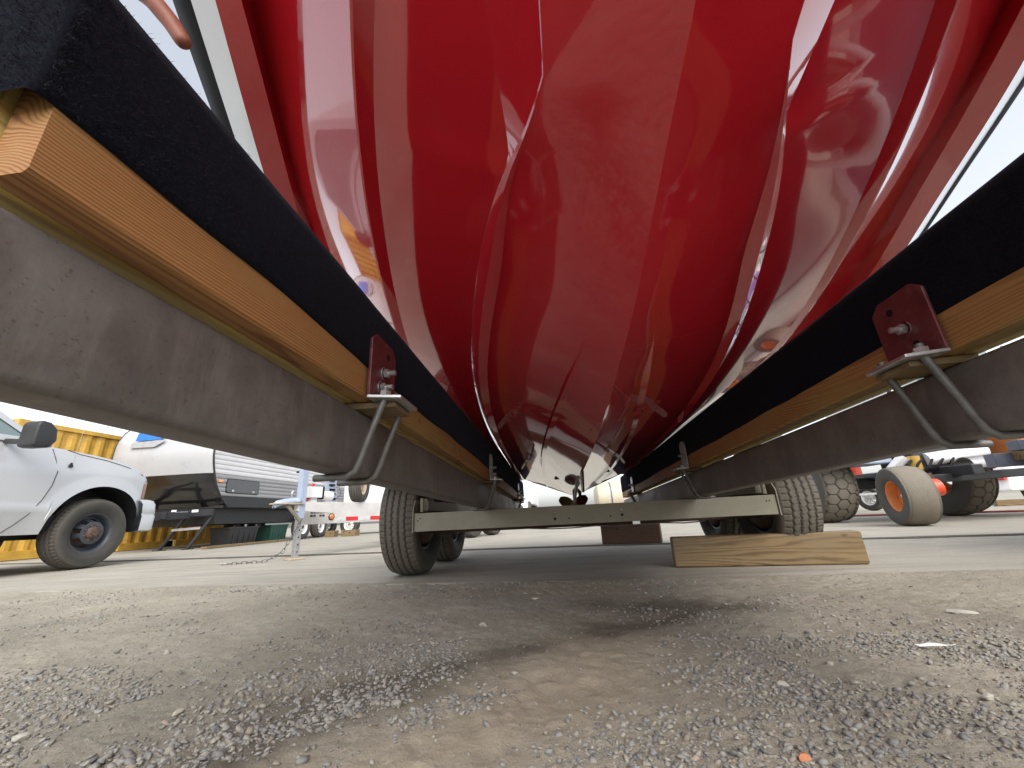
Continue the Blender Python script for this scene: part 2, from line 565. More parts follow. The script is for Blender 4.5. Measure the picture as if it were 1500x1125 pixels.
M = dict(
    hull=make_hull(),
    white_gel=plain("white_gelcoat", (0.66, 0.66, 0.68, 1), 0.2, var=0.03, coat=0.6),
    rubber=plain("black_rubber", (0.012, 0.012, 0.014, 1), 0.65, 0.0, 0.2, var=0.2),
    bronze=plain("tarnished_bronze", (0.16, 0.085, 0.05, 1), 0.4, 0.8, var=0.3, scale=20),
    steel=plain("dull_steel", (0.33, 0.33, 0.32, 1), 0.42, 0.7, var=0.25, scale=25, bump=0.1),
    zinc=plain("zinc_plated_steel", (0.55, 0.56, 0.57, 1), 0.38, 0.8, var=0.2, scale=30),
    ubolt=plain("black_oxide_steel", (0.16, 0.16, 0.155, 1), 0.5, 0.4, var=0.3, scale=40, dirt=((0.20, 0.15, 0.10, 1), 0.5, 25)),
    rail=make_rusty_steel(),
    galv=plain("galvanised_channel", (0.215, 0.203, 0.155, 1), 0.55, 0.25, var=0.16, scale=6, bump=0.12, dirt=((0.20, 0.17, 0.11, 1), 0.5, 9)),
    rust=plain("rusty_axle_steel", (0.075, 0.042, 0.032, 1), 0.8, 0.1, var=0.4, scale=14, bump=0.4),
    maroon=plain("maroon_primer", (0.135, 0.030, 0.036, 1), 0.45, 0.1, var=0.25, scale=22, bump=0.1, dirt=((0.30, 0.24, 0.22, 1), 0.35, 45)),
    board=make_lumber("treated_bunk_lumber", (0.40, 0.205, 0.078, 1), (0.19, 0.075, 0.024, 1), (0.32, 0.245, 0.09, 1), 78, 1, 0.0),
    board2=make_lumber("treated_bunk_lumber_pale", (0.62, 0.46, 0.16, 1), (0.34, 0.20, 0.06, 1), (0.42, 0.34, 0.13, 1), 30, 1, 3.0),
    timber=make_lumber("weathered_timber", (0.24, 0.168, 0.085, 1), (0.095, 0.058, 0.027, 1), (0.18, 0.138, 0.085, 1), 22, 0, 1.3),
    timber_dark=make_lumber("old_dark_timber", (0.16, 0.11, 0.075, 1), (0.07, 0.045, 0.03, 1), (0.12, 0.10, 0.075, 1), 24, 0, 2.1),
    carpet=make_carpet(),
    fuzz=plain("carpet_fibre", (0.022, 0.022, 0.03, 1), 0.9, 0.0, 0.1),
    concrete=make_concrete(),
    dirt=make_dirt(),
    gravel=make_gravel(),
    tyre=make_tyre("trailer_tyre_rubber", 0.55),
    tyre_dusty=make_tyre("dusty_tyre_rubber", 0.95),
    tyre_clean=make_tyre("truck_tyre_rubber", 0.35),
    silver=plain("silver_truck_paint", (0.50, 0.51, 0.52, 1), 0.38, 0.3, var=0.03, scale=2, coat=0.25),
    white_paint=plain("white_vehicle_paint", (0.78, 0.78, 0.78, 1), 0.35, var=0.04, scale=3, coat=0.4, dirt=((0.45, 0.42, 0.36, 1), 0.2, 5)),
    white_frame=plain("dirty_white_frame_paint", (0.60, 0.585, 0.565, 1), 0.5, var=0.08, scale=5, dirt=((0.40, 0.30, 0.22, 1), 0.35, 12)),
    siding_white=plain("white_aluminium_siding", (0.58, 0.58, 0.59, 1), 0.35, 0.1, var=0.04, scale=4),
    camper_white=plain("camper_white_cap", (0.44, 0.445, 0.455, 1), 0.3, var=0.04, scale=3, coat=0.2),
    siding_grey=plain("grey_aluminium_siding", (0.27, 0.27, 0.28, 1), 0.4, 0.1, var=0.06, scale=4),
    door_grey=plain("dark_grey_door", (0.085, 0.087, 0.095, 1), 0.45, var=0.08),
    dark_plastic=plain("black_textured_plastic", (0.022, 0.022, 0.024, 1), 0.45, var=0.2, scale=30),
    black_gloss=plain("black_gloss_panel", (0.012, 0.012, 0.013, 1), 0.15, var=0.2, scale=4, dirt=((0.10, 0.09, 0.08, 1), 0.35, 5), coat=0.5),
    black_steel=plain("black_painted_steel", (0.022, 0.023, 0.026, 1), 0.45, 0.1, var=0.2, scale=14),
    yellow=plain("yellow_container_paint", (0.60, 0.36, 0.055, 1), 0.5, var=0.12, scale=3, dirt=((0.22, 0.10, 0.03, 1), 0.55, 7)),
    orange=plain("orange_machine_paint", (0.62, 0.20, 0.05, 1), 0.45, var=0.12, scale=10, dirt=((0.30, 0.17, 0.09, 1), 0.4, 14)),
    redor=plain("red_orange_paint", (0.68, 0.075, 0.03, 1), 0.4, var=0.1, scale=8),
    blue_pale=plain("pale_blue_paint", (0.34, 0.40, 0.51, 1), 0.5, var=0.1, scale=8),
    blue_grey=plain("blue_grey_steel_tube", (0.115, 0.125, 0.165, 1), 0.5, 0.1, var=0.2, scale=14),
    amber=glassy("amber_lens", (0.75, 0.22, 0.02, 1)),
    clear=glassy("clear_lens", (0.75, 0.75, 0.72, 1)),
    red_lens=glassy("red_lens", (0.5, 0.02, 0.02, 1)),
    glass=glassy("tinted_window_glass", (0.16, 0.22, 0.22, 1)),
    beige=plain("beige_paint", (0.50, 0.45, 0.34, 1), 0.5, var=0.08),
    rim_white=plain("white_wheel_paint", (0.72, 0.72, 0.70, 1), 0.4, var=0.08),
    rim_beige=plain("rusty_beige_wheel_paint", (0.46, 0.36, 0.25, 1), 0.6, var=0.2, scale=16),
    rim_dark=plain("dark_wheel_steel", (0.055, 0.060, 0.072, 1), 0.45, 0.2, var=0.15, scale=12),
    hub_rust=plain("rusty_hub", (0.10, 0.065, 0.05, 1), 0.7, 0.2, var=0.4, scale=30),
    tote=plain("black_tote_plastic", (0.02, 0.021, 0.024, 1), 0.4, var=0.15),
    green=plain("green_bin_plastic", (0.012, 0.055, 0.042, 1), 0.5, var=0.15),
    silt=plain("dark_joint_silt", (0.10, 0.092, 0.078, 1), 0.95, 0.0, 0.1, var=0.4, scale=30, bump=0.5),
    paper=plain("white_paper_scrap", (0.82, 0.81, 0.79, 1), 0.7, var=0.05),
    tape_red=plain("red_reflective_tape", (0.62, 0.025, 0.03, 1), 0.35, var=0.08),
    tape_white=plain("silver_reflective_tape", (0.62, 0.63, 0.64, 1), 0.35, var=0.08),
    blue_print=plain("blue_logo_film", (0.02, 0.16, 0.55, 1), 0.3, var=0.15, scale=9),
    grey_print=plain("grey_logo_film", (0.36, 0.37, 0.38, 1), 0.3, var=0.1),
    ink=plain("dark_decal_ink", (0.03, 0.035, 0.05, 1), 0.5),
    sticker=plain("white_sticker", (0.78, 0.78, 0.76, 1), 0.5, var=0.04),
    yellow_part=plain("yellow_filter_paint", (0.42, 0.25, 0.04, 1), 0.4),
    hose=plain("red_air_hose", (0.30, 0.05, 0.03, 1), 0.6),
    purple=plain("purple_vinyl", (0.14, 0.06, 0.42, 1), 0.35),
)


def make_skin():
    m = Mat("skin", (0.50, 0.22, 0.15, 1), 0.5, 0, 0.4)
    m.b.inputs["Subsurface Weight"].default_value = 0.25
    m.b.inputs["Subsurface Radius"].default_value = (0.012, 0.005, 0.003)
    n1 = m.noise(60, 4, 0.6)
    m.color(m.ramp(n1, [(0.3, (0.30, 0.105, 0.07, 1)), (0.7, (0.38, 0.15, 0.10, 1))]))
    m.bump(m.noise(300, 3, 0.6), 0.15, 0.001)
    return m.m


M["skin"] = make_skin()

# ------------------------------------------------------------------ numpy noise for ground relief
def vnoise(x, y, seed):
    r_ = np.random.default_rng(seed)
    T = r_.random((256, 256))
    xi = np.floor(x).astype(int)
    yi = np.floor(y).astype(int)
    fx, fy = x - xi, y - yi
    fx = fx * fx * (3 - 2 * fx)
    fy = fy * fy * (3 - 2 * fy)
    a = T[xi % 256, yi % 256]
    b = T[(xi + 1) % 256, yi % 256]
    c = T[xi % 256, (yi + 1) % 256]
    d = T[(xi + 1) % 256, (yi + 1) % 256]
    return (a * (1 - fx) + b * fx) * (1 - fy) + (c * (1 - fx) + d * fx) * fy


def fbm(x, y, seed, octv=4):
    s, a, t = 0, 1.0, 0
    for k in range(octv):
        s = s + a * vnoise(x * 2 ** k + 17 * k, y * 2 ** k + 31 * k, seed + k)
        t += a
        a *= 0.55
    return s / t


EX = np.array([-60, -4, -2.55, -1.31, -0.47, 0.26, 1.19, 2.03, 60])
EY = np.array([8.5, 2.75, 2.63, 2.50, 2.41, 2.31, 2.20, 2.15, -3.5])


def slab_edge(x):
    return np.interp(x, EX, EY)


def smooth01(t):
    t = np.clip(t, 0, 1)
    return t * t * (3 - 2 * t)


def seg_dist(x, y, a, b):
    ax, ay = a
    bx, by = b
    t = np.clip(((x - ax) * (bx - ax) + (y - ay) * (by - ay)) / ((bx - ax) ** 2 + (by - ay) ** 2), 0, 1)
    return np.hypot(x - ax - t * (bx - ax), y - ay - t * (by - ay))


def damp_mask(x, y):
    """long damp wheel track that crosses the dirt, with a ragged outline"""
    wob = (fbm(x * 5, y * 5, 61) - 0.5) * 0.22
    d = np.minimum(seg_dist(x, y, (-0.50, 0.98), (-0.05, 1.33)), seg_dist(x, y, (-0.05, 1.33), (0.45, 1.66)))
    d = np.minimum(d, seg_dist(x, y, (-0.50, 0.98), (-0.62, 0.60)))
    d2 = seg_dist(x, y, (0.15, 1.82), (0.62, 1.72))
    return np.maximum(1 - smooth01((d + wob) / 0.19), 0.9 * (1 - smooth01((d2 + wob) / 0.20)))


def sand_mask(x, y):
    wob = (fbm(x * 4, y * 4, 71) - 0.5) * 0.3
    d = seg_dist(x, y, (-0.30, 0.70), (0.15, 1.25))
    d2 = seg_dist(x, y, (-0.55, 2.18), (0.25, 2.12))
    return np.maximum(1 - smooth01((d + wob) / 0.30), 0.9 * (1 - smooth01((d2 + wob * 0.6) / 0.16)))


def gravel_mask(x, y):
    """patches where loose gravel lies thick"""
    a = smooth01((fbm(x * 2.3 + 3, y * 2.3, 81) - 0.50) / 0.14)
    s1 = 1 - smooth01(seg_dist(x, y, (-0.75, 0.72), (-0.42, 0.98)) / 0.12)
    s2 = 1 - smooth01(seg_dist(x, y, (0.05, 0.78), (0.40, 0.70)) / 0.20)
    s3 = 1 - smooth01(seg_dist(x, y, (0.30, 1.05), (0.75, 0.75)) / 0.16)
    s4 = 1 - smooth01(seg_dist(x, y, (0.25, 1.70), (0.45, 1.55)) / 0.20)
    s5 = 1 - smooth01(seg_dist(x, y, (-0.55, 1.55), (-0.85, 1.40)) / 0.20)
    s6 = 1 - smooth01(seg_dist(x, y, (0.8, 1.3), (1.3, 0.95)) / 0.22)
    s7 = 1 - smooth01(seg_dist(x, y, (-0.17, 0.98), (-0.30, 0.88)) / 0.09)
    m_ = np.maximum.reduce([a * 0.55, s1, s2, s3 * 0.9, s4 * 0.9, s5 * 0.8, s6 * 0.8, s7])
    return m_ * (1 - 0.93 * sand_mask(x, y) * (1 - np.maximum(s1, s7)))


def dirt_z(x, y):
    e = slab_edge(x) - y
    z = -0.010 + 0.022 * (fbm(x * 1.6, y * 1.6, 11, 3) - 0.5) + 0.012 * (fbm(x * 7, y * 7, 12, 3) - 0.5)
    z = z + 0.008 * (fbm(x * 28, y * 28, 13, 3) - 0.5) + 0.009 * (fbm(x * 85, y * 85, 14, 2) - 0.5)
    # tyre tread prints pressed across the sandy strip
    ph = np.sin((x * 0.92 + y * 0.4) * 2 * np.pi / 0.055)
    z = z - 0.003 * np.maximum(ph, 0) * sand_mask(x, y)
    z = z - 0.010 * damp_mask(x, y)
    # washed soil feathers up to the slab edge
    z = np.where(e < 0.10, np.minimum(z + 0.012 * (1 - np.clip(e, 0, .1) / 0.10), 0.006), z)
    return np.minimum(z, 0.012)


# ------------------------------------------------------------------ setting: ground, slab
def np_mesh(name, V, F, mat, smooth=False):
    me = bpy.data.meshes.new(name)
    n, k = len(V), F.shape[1]
    me.vertices.add(n)
    me.vertices.foreach_set("co", np.ascontiguousarray(V, dtype=np.float32).ravel())
    me.loops.add(F.size)
    me.loops.foreach_set("vertex_index", np.ascontiguousarray(F, dtype=np.int32).ravel())
    me.polygons.add(len(F))
    me.polygons.foreach_set("loop_start", np.arange(0, F.size, k, dtype=np.int32))
    me.polygons.foreach_set("loop_total", np.full(len(F), k, dtype=np.int32))
    me.update(calc_edges=True)
    me.validate()
    if smooth:
        me.polygons.foreach_set("use_smooth", np.ones(len(me.polygons), dtype=bool))
    me.materials.append(mat)
    o = bpy.data.objects.new(name, me)
    COL.objects.link(o)
    return o


g = obj("ground", MB().add([(-400, -400, -0.045), (400, -400, -0.045), (400, 400, -0.045), (-400, 400, -0.045)], [(0, 1, 2, 3)]), M["dirt"], fix=False)
g["kind"] = "structure"

# dirt apron in front of the slab, real relief
xs = np.arange(-4.6, 3.6, 0.0105)
ts = np.linspace(0, 1, 250)
X, T_ = np.meshgrid(xs, ts)
Y = 0.20 + (slab_edge(X) + 0.04 - 0.20) * T_ ** 1.15
Z = dirt_z(X, Y)
V = np.stack([X, Y, Z], -1).reshape(-1, 3)
nx, ny = len(xs), len(ts)
idx = np.arange(nx * ny).reshape(ny, nx)
F = np.stack([idx[:-1, :-1], idx[:-1, 1:], idx[1:, 1:], idx[1:, :-1]], -1).reshape(-1, 4)
o = np_mesh("dirt_ground", V, F, M["dirt"], True)
o["kind"] = "structure"
for nm, fn in (("damp", damp_mask), ("sand", sand_mask)):
    at = o.data.attributes.new(nm, 'FLOAT', 'POINT')
    at.data.foreach_set("value", fn(V[:, 0], V[:, 1]).astype(np.float32))

# rest of the dirt yard, behind and beside the apron
m_ = MB()
m_.add([(-60, -60, -0.022), (60, -60, -0.022), (60, 0.22, -0.022), (-60, 0.22, -0.022)], [(0, 1, 2, 3)])
m_.add([(-60, 0.22, -0.022), (-4.58, 0.22, -0.022), (-4.58, 2.85, -0.022), (-60, 8.6, -0.022)], [(0, 1, 2, 3)])
m_.add([(3.55, 0.22, -0.022), (60, 0.22, -0.022), (3.55, 2.1, -0.022)], [(0, 1, 2)])
o = obj("dirt_yard", m_, M["dirt"], fix=False)
o["kind"] = "structure"

# concrete slab: two bays split by a ragged joint
JX = np.array([-60, -8.96, -5.84, -2.17, 0.55, 2.73, 3.6, 60])
JY = np.array([15.2, 6.05, 5.45, 4.90, 4.52, 3.98, 3.80, -6.2])
xs = np.concatenate([np.linspace(-60, -6, 28)[:-1], np.arange(-6, 5, 0.02), np.linspace(5, 60, 28)])
e1 = slab_edge(xs) + 0.018 * (fbm(xs * 9, xs * 0 + 3, 21, 4) - 0.5) * 2
j1 = np.interp(xs, JX, JY) + 0.020 * (fbm(xs * 7, xs * 0 + 9, 23, 4) - 0.5)
j2 = j1 + 0.022 + 0.030 * fbm(xs * 5, xs * 0 + 1, 27, 4) ** 2
mb = MB()
lo = [(x, y, -0.04) for x, y in zip(xs, e1)]
l2 = [(x, y, -0.004) for x, y in zip(xs, e1)]
l3 = [(x, y + 0.012, 0.0) for x, y in zip(xs, e1)]
l4 = [(x, y - 0.008, 0.0) for x, y in zip(xs, j1)]
l5 = [(x, y, -0.03) for x, y in zip(xs, j1)]
mb.grid([lo, l2, l3, l4, l5])
o = obj("concrete_pavement", mb, M["concrete"], fix=False)
o["kind"] = "structure"
mb = MB()
a1 = [(x, y, -0.03) for x, y in zip(xs, j2)]
a2 = [(x, y + 0.01, 0.0) for x, y in zip(xs, j2)]
a3 = [(x, 140.0, 0.0) for x in xs]
mb.grid([a1, a2, a3])
o = obj("concrete_yard", mb, M["concrete"], fix=False)
o["kind"] = "structure"

# dark silt washed along the joint, ragged sheet just above the slab
xs = np.arange(-9.0, 7.0, 0.012)
jc = np.interp(xs, JX, JY) + 0.02
wa = 0.035 + 0.15 * np.clip(fbm(xs * 2.1, xs * 0 + 5, 33, 5) - 0.42, 0, 1) + 0.02 * rng.random(len(xs))
wb = 0.030 + 0.20 * np.clip(fbm(xs * 1.7, xs * 0 + 8, 37, 5) - 0.45, 0, 1) + 0.02 * rng.random(len(xs))
mb = MB().grid([[(x, y - a, 0.004) for x, y, a in zip(xs, jc, wa)], [(x, y, 0.012) for x, y in zip(xs, jc)], [(x, y + b, 0.004) for x, y, b in zip(xs, jc, wb)]])
o = obj("pavement_joint", mb, M["silt"], fix=False)
o["kind"] = "structure"

# gravel: thousands of small stones, one mass
ico = []
ph = (1 + 5 ** 0.5) / 2
for a, b in ((1, ph), (-1, ph), (1, -ph), (-1, -ph)):
    ico += [(a, b, 0), (0, a, b), (b, 0, a)]
ico = np.array(ico, float)
ico /= np.linalg.norm(ico, axis=1)[:, None]
icf = []
for i in range(12):
    for j in range(i + 1, 12):
        for k in range(j + 1, 12):
            d = [np.linalg.norm(ico[p] - ico[q]) for p, q in ((i, j), (j, k), (i, k))]
            if max(d) < 1.2:
                n_ = np.cross(ico[j] - ico[i], ico[k] - ico[i])
                icf.append((i, j, k) if n_ @ ico[i] > 0 else (i, k, j))
icf = np.array(icf)


def stones(n, x0, x1, y0, y1, smin, smax, power, dens):
    x = rng.uniform(x0, x1, n)
    y = y0 + (y1 - y0) * rng.random(n) ** 1.25
    keep = (rng.random(n) < dens(x, y)) & (y < slab_edge(x) - 0.01) & (np.abs(x + 0.05) < 0.35 + y * 1.42)
    x, y = x[keep], y[keep]
    s = smin + (smax - smin) * rng.random(len(x)) ** power
    return x, y, s


sx, sy, ss = [], [], []
for args in (
    (52000, -1.6, 1.6, 0.45, 1.35, 0.0020, 0.0068, 2.2, lambda x, y: gravel_mask(x, y)),
    (38000, -3.4, 3.2, 0.9, 2.75, 0.0025, 0.0075, 2.4, lambda x, y: 0.85 * gravel_mask(x, y)),
    (26000, -3.2, 3.0, 0.45, 2.75, 0.0014, 0.004, 2.0, lambda x, y: 0.35 + 0 * x),
    (1500, -3.4, 3.2, 0.5, 2.75, 0.004, 0.012, 3.0, lambda x, y: 0.20 + 0.5 * gravel_mask(x, y)),
    (2600, -1.5, -0.15, 0.5, 1.05, 0.004, 0.010, 1.5, lambda x, y: 1 - smooth01(np.minimum(seg_dist(x, y, (-0.75, 0.72), (-0.42, 0.98)), seg_dist(x, y, (-1.1, 0.72), (-0.9, 0.66))) / 0.10)),
):
    a, b, c = stones(*args)
    sx.append(a)
    sy.append(b)
    ss.append(c)
sx, sy, ss = np.concatenate(sx), np.concatenate(sy), np.concatenate(ss)
ns = len(sx)
sz = dirt_z(sx, sy)
ang = rng.random(ns) * 2 * np.pi
sc3 = np.stack([ss * rng.uniform(0.8, 1.5, ns), ss * rng.uniform(0.6, 1.1, ns), ss * rng.uniform(0.35, 0.75, ns)], -1)
base = ico[None] * (1 + rng.uniform(-0.24, 0.24, (ns, 12, 1)))
P = base * sc3[:, None, :]
tl = rng.normal(0, 0.25, (ns, 2))
P[:, :, 2] += P[:, :, 0] * tl[:, :1] + P[:, :, 1] * tl[:, 1:]
ca, sa = np.cos(ang)[:, None], np.sin(ang)[:, None]
PX = P[:, :, 0] * ca - P[:, :, 1] * sa + sx[:, None]
PY = P[:, :, 0] * sa + P[:, :, 1] * ca + sy[:, None]
PZ = P[:, :, 2] + (sz + sc3[:, 2] * 0.35)[:, None]
V = np.stack([PX, PY, PZ], -1).reshape(-1, 3)
F = (icf[None] + (np.arange(ns) * 12)[:, None, None]).reshape(-1, 3)
o = np_mesh("gravel", V, F, M["gravel"], False)
o["kind"] = "stuff"
tag(o, "loose grey gravel scattered over the packed dirt", "gravel")


# ------------------------------------------------------------------ wheels
def tyre_mesh(name, Ro, W, groove, nu=240, nc=40, rim_r=0.56, crown=0.04, depth=0.008, mat=None, bulge=0.06):
    """tyre about the x axis; groove(u, t) -> 0..1 depth, u = arc length, t = -1..1 across"""
    prof = []
    ri = Ro * rim_r
    # inner bead -> sidewall -> shoulder
    side = [(-0.36, ri), (-0.44, ri + 0.02 * Ro), (-0.50 - bulge * 0.6, ri + (Ro - ri) * 0.35), (-0.50 - bulge, ri + (Ro - ri) * 0.55), (-0.50 - bulge * 0.5, ri + (Ro - ri) * 0.78), (-0.485, Ro * 0.955)]
    rows_x, rows_r, rows_t = [], [], []
    for a, b in side:
        rows_x.append(a * W)
        rows_r.append(b)
        rows_t.append(None)
    for k in range(nc + 1):
        t = -1 + 2 * k / nc
        rows_x.append(t * 0.46 * W)
        rows_r.append(Ro * (1 - crown * abs(t) ** 3.0))
        rows_t.append(t)
    for a, b in reversed(side):
        rows_x.append(-a * W)
        rows_r.append(b)
        rows_t.append(None)
    u = np.arange(nu) / nu
    Vv, tr = [], []
    for x, r_, t in zip(rows_x, rows_r, rows_t):
        rr = np.full(nu, r_)
        if t is not None:
            d = groove(u, np.full(nu, t))
            rr = rr - d * depth
            tr.append(1 - 0.75 * d)
        else:
            tr.append(np.full(nu, 0.25 if r_ < Ro * 0.9 else 0.8))
        a = 2 * np.pi * u
        Vv.append(np.stack([np.full(nu, x), rr * np.cos(a), rr * np.sin(a)], -1))
    Vv = np.concatenate(Vv)
    nr = len(rows_x)
    id_ = np.arange(nr * nu).reshape(nr, nu)
    nxt = np.roll(id_, -1, axis=1)
    F_ = np.stack([id_[:-1], nxt[:-1], nxt[1:], id_[1:]], -1).reshape(-1, 4)
    o_ = np_mesh(name, Vv, F_, mat, True)
    at_ = o_.data.attributes.new("tread", 'FLOAT', 'POINT')
    at_.data.foreach_set("value", np.concatenate(tr).astype(np.float32))
    me_ = o_.data
    bpy.data.objects.remove(o_)
    return me_


def rib_groove(nb):
    def f(u, t):
        ph_ = u * nb
        zig = 0.035 * (2 * np.abs((ph_ % 1) * 2 - 1) - 1)
        d = np.zeros_like(u)
        for c in (-0.62, -0.21, 0.21, 0.62):
            d = np.maximum(d, 1 - smooth01((np.abs(t - c - zig) - 0.035) / 0.03))
        sip = (np.abs((ph_ + 0.5 * np.round(t * 2.4)) % 1 - 0.5) < 0.10) & (np.abs(((t + 0.21) / 0.415) % 1 - 0.5) > 0.16)
        d = np.maximum(d, 0.75 * sip)
        edge = (np.abs(t) > 0.78) & (np.abs(ph_ % 1 - 0.5) < 0.12)
        return np.maximum(d, 0.8 * edge)
    return f


def hex_groove(nb, aspect):
    def f(u, t):
        a = u * nb
        b = t * aspect
        best = np.full_like(u, 9.0)
        sec = np.full_like(u, 9.0)
        for ox, oy in ((0, 0), (0.5, 0.866)):
            for i in (-1, 0, 1):
                for j in (-1, 0, 1):
                    px_ = np.floor(a) + i + ox
                    py_ = (np.floor(b / 1.732) + j) * 1.732 + oy
                    d = np.hypot(a - px_, b - py_)
                    s2 = np.maximum(best, d)
                    sec = np.minimum(sec, s2)
                    best = np.minimum(best, d)
        return 1 - smooth01((sec - best - 0.05) / 0.07)
    return f


def smooth_groove(u, t):
    return 0.5 * ((np.abs(np.abs(t) - 0.93) < 0.03) * 1.0)


def truck_groove(u, t):
    d = np.zeros_like(u)
    for c in (-0.5, 0.0, 0.5):
        d = np.maximum(d, (np.abs(t - c + 0.03 * np.sin(u * 2 * np.pi * 46)) < 0.05) * 1.0)
    return np.maximum(d, ((np.abs(t) > 0.55) & (np.abs((u * 58) % 1 - 0.5) < 0.16)) * 0.8)


TY = dict(
    trailer=tyre_mesh("tyre", 0.36, 0.215, rib_groove(58), 464, 64, 0.56, 0.045, 0.009, M["tyre"]),
    truck=tyre_mesh("tyre", 0.395, 0.235, truck_groove, 232, 30, 0.56, 0.05, 0.009, M["tyre_clean"]),
    turf=tyre_mesh("tyre", 0.56, 0.46, hex_groove(22, 1.32), 352, 48, 0.42, 0.10, 0.024, M["tyre_dusty"], 0.03),
    smooth=tyre_mesh("tyre", 0.345, 0.30, smooth_groove, 96, 30, 0.50, 0.06, 0.006, M["tyre_dusty"], 0.01),
    small=tyre_mesh("tyre", 0.33, 0.20, truck_groove, 120, 20, 0.56, 0.05, 0.008, M["tyre_clean"]),
)


def rim_mesh(name, r_, w, mat, holes=0, dish=0.25, lip=0.012, hub=0.32):
    """pressed steel wheel about x; the outside face looks to +x"""
    mb = MB()
    pr = [(-0.42 * w, r_ * 1.02), (-0.40 * w, r_ * 0.94), (0.15 * w, r_ * 0.90), (0.40 * w, r_ * 0.95), (0.44 * w, r_ * 1.03), (0.46 * w, r_ * 1.03), (0.44 * w, r_ * 0.97),
          (0.30 * w, r_ * 0.88), (0.05 * w, r_ * 0.84)]
    mb.lathe(pr, 48)
    # disc with hand holes
    n = 48
    xin, xo = 0.05 * w, 0.05 * w + dish * w
    rings = [(xin, r_ * 0.84), (xin + 0.02 * w, r_ * 0.74), (xo - 0.02 * w, r_ * 0.56), (xo, r_ * 0.48), (xo, r_ * hub)]
    b0 = len(mb.v)
    for (x, rr) in rings:
        for i in range(n):
            a = 2 * math.pi * i / n
            mb.v.append((x, rr * math.cos(a), rr * math.sin(a)))
    for k in range(len(rings) - 1):
        for i in range(n):
            if holes and k in (1,) and (i % (n // holes)) < (n // holes) * 0.45:
                continue
            j = (i + 1) % n
            mb.f.append((b0 + k * n + i, b0 + k * n + j, b0 + (k + 1) * n + j, b0 + (k + 1) * n + i))
    mb.lathe([(xo, r_ * hub), (xo + 0.03 * w, r_ * hub * 0.96)], 32)
    me = mb.mesh(name, True)
    me.materials.append(mat)
    try:
        me.set_sharp_from_angle(angle=R(40))
    except Exception:
        pass
    return me


def hub_mesh(name, r_, x, mat, nuts=0, nr=0.0, L=0.05):
    mb = MB()
    mb.lathe([(x - 0.02, r_), (x + L * 0.5, r_ * 0.95), (x + L, r_ * 0.62), (x + L, 0.001)], 24)
    mb.lathe([(x + L, r_ * 0.5), (x + L + 0.012, r_ * 0.46), (x + L + 0.012, 0.001)], 16)
    for i in range(nuts):
        a = 2 * math.pi * i / nuts
        mm = MB().lathe([(x - 0.01, 0.013), (x + 0.022, 0.013), (x + 0.026, 0.007), (x + 0.026, 0.001)], 6)
        mb.add([(v[0], v[1] + nr * math.cos(a), v[2] + nr * math.sin(a)) for v in mm.v], mm.f)
    me = mb.mesh(name, True)
    me.materials.append(mat)
    try:
        me.set_sharp_from_angle(angle=R(35))
    except Exception:
        pass
    return me


RIM = dict(
    trailer=rim_mesh("rim", 0.205, 0.20, M["rim_dark"], 8),
    truck=rim_mesh("rim", 0.225, 0.22, M["rim_dark"], 8, 0.42),
    turf=rim_mesh("rim", 0.24, 0.40, M["orange"], 0),
    smooth=rim_mesh("rim", 0.175, 0.27, M["orange"], 0, -0.25),
    small=rim_mesh("rim", 0.19, 0.18, M["rim_white"], 8),
    spare=rim_mesh("rim", 0.19, 0.18, M["rim_beige"], 0),
)
HUB = dict(
    trailer=hub_mesh("hub", 0.045, 0.06, M["hub_rust"], 5, 0.062),
    truck=hub_mesh("hub", 0.075, 0.09, M["hub_rust"], 8, 0.085, 0.045),
    smooth=hub_mesh("hub", 0.035, -0.02, M["zinc"], 0, 0, 0.06),
    small=hub_mesh("hub", 0.045, 0.05, M["zinc"], 5, 0.06),
)


DRUM = MB().lathe([(-0.11, 0.001), (-0.11, 0.15), (-0.085, 0.172), (-0.015, 0.172), (-0.005, 0.16), (-0.005, 0.001)], 32).mesh("brake_drum", True)
DRUM.materials.append(M["hub_rust"])


def wheel(parent, loc, kind, rim, hub=None, rotz=0.0, spin=0.0, local=True):
    """wheel part > tyre, rim, hub; outside face looks to local +x"""
    root = root_of(parent)
    l_ = Vector(loc) - root.location if local else Vector(loc)
    wgp = group_part("wheel", parent, l_, (spin, 0, rotz))
    link("tyre", TY[kind], None, wgp)
    link("rim", RIM[rim], None, wgp)
    if hub:
        link("hub", HUB[hub], None, wgp)
    if kind in ("truck", "trailer"):
        link("brake_drum", DRUM, None, wgp)
    return wgp


# ------------------------------------------------------------------ boat
X0 = 0.174
TAU, YC = 0.0291, 2.4732


def T(w, zp, y, s):
    """trailer section point: half width, height in the trailer frame, station, side"""
    return (X0 + s * w, y, zp + TAU * (YC - y))


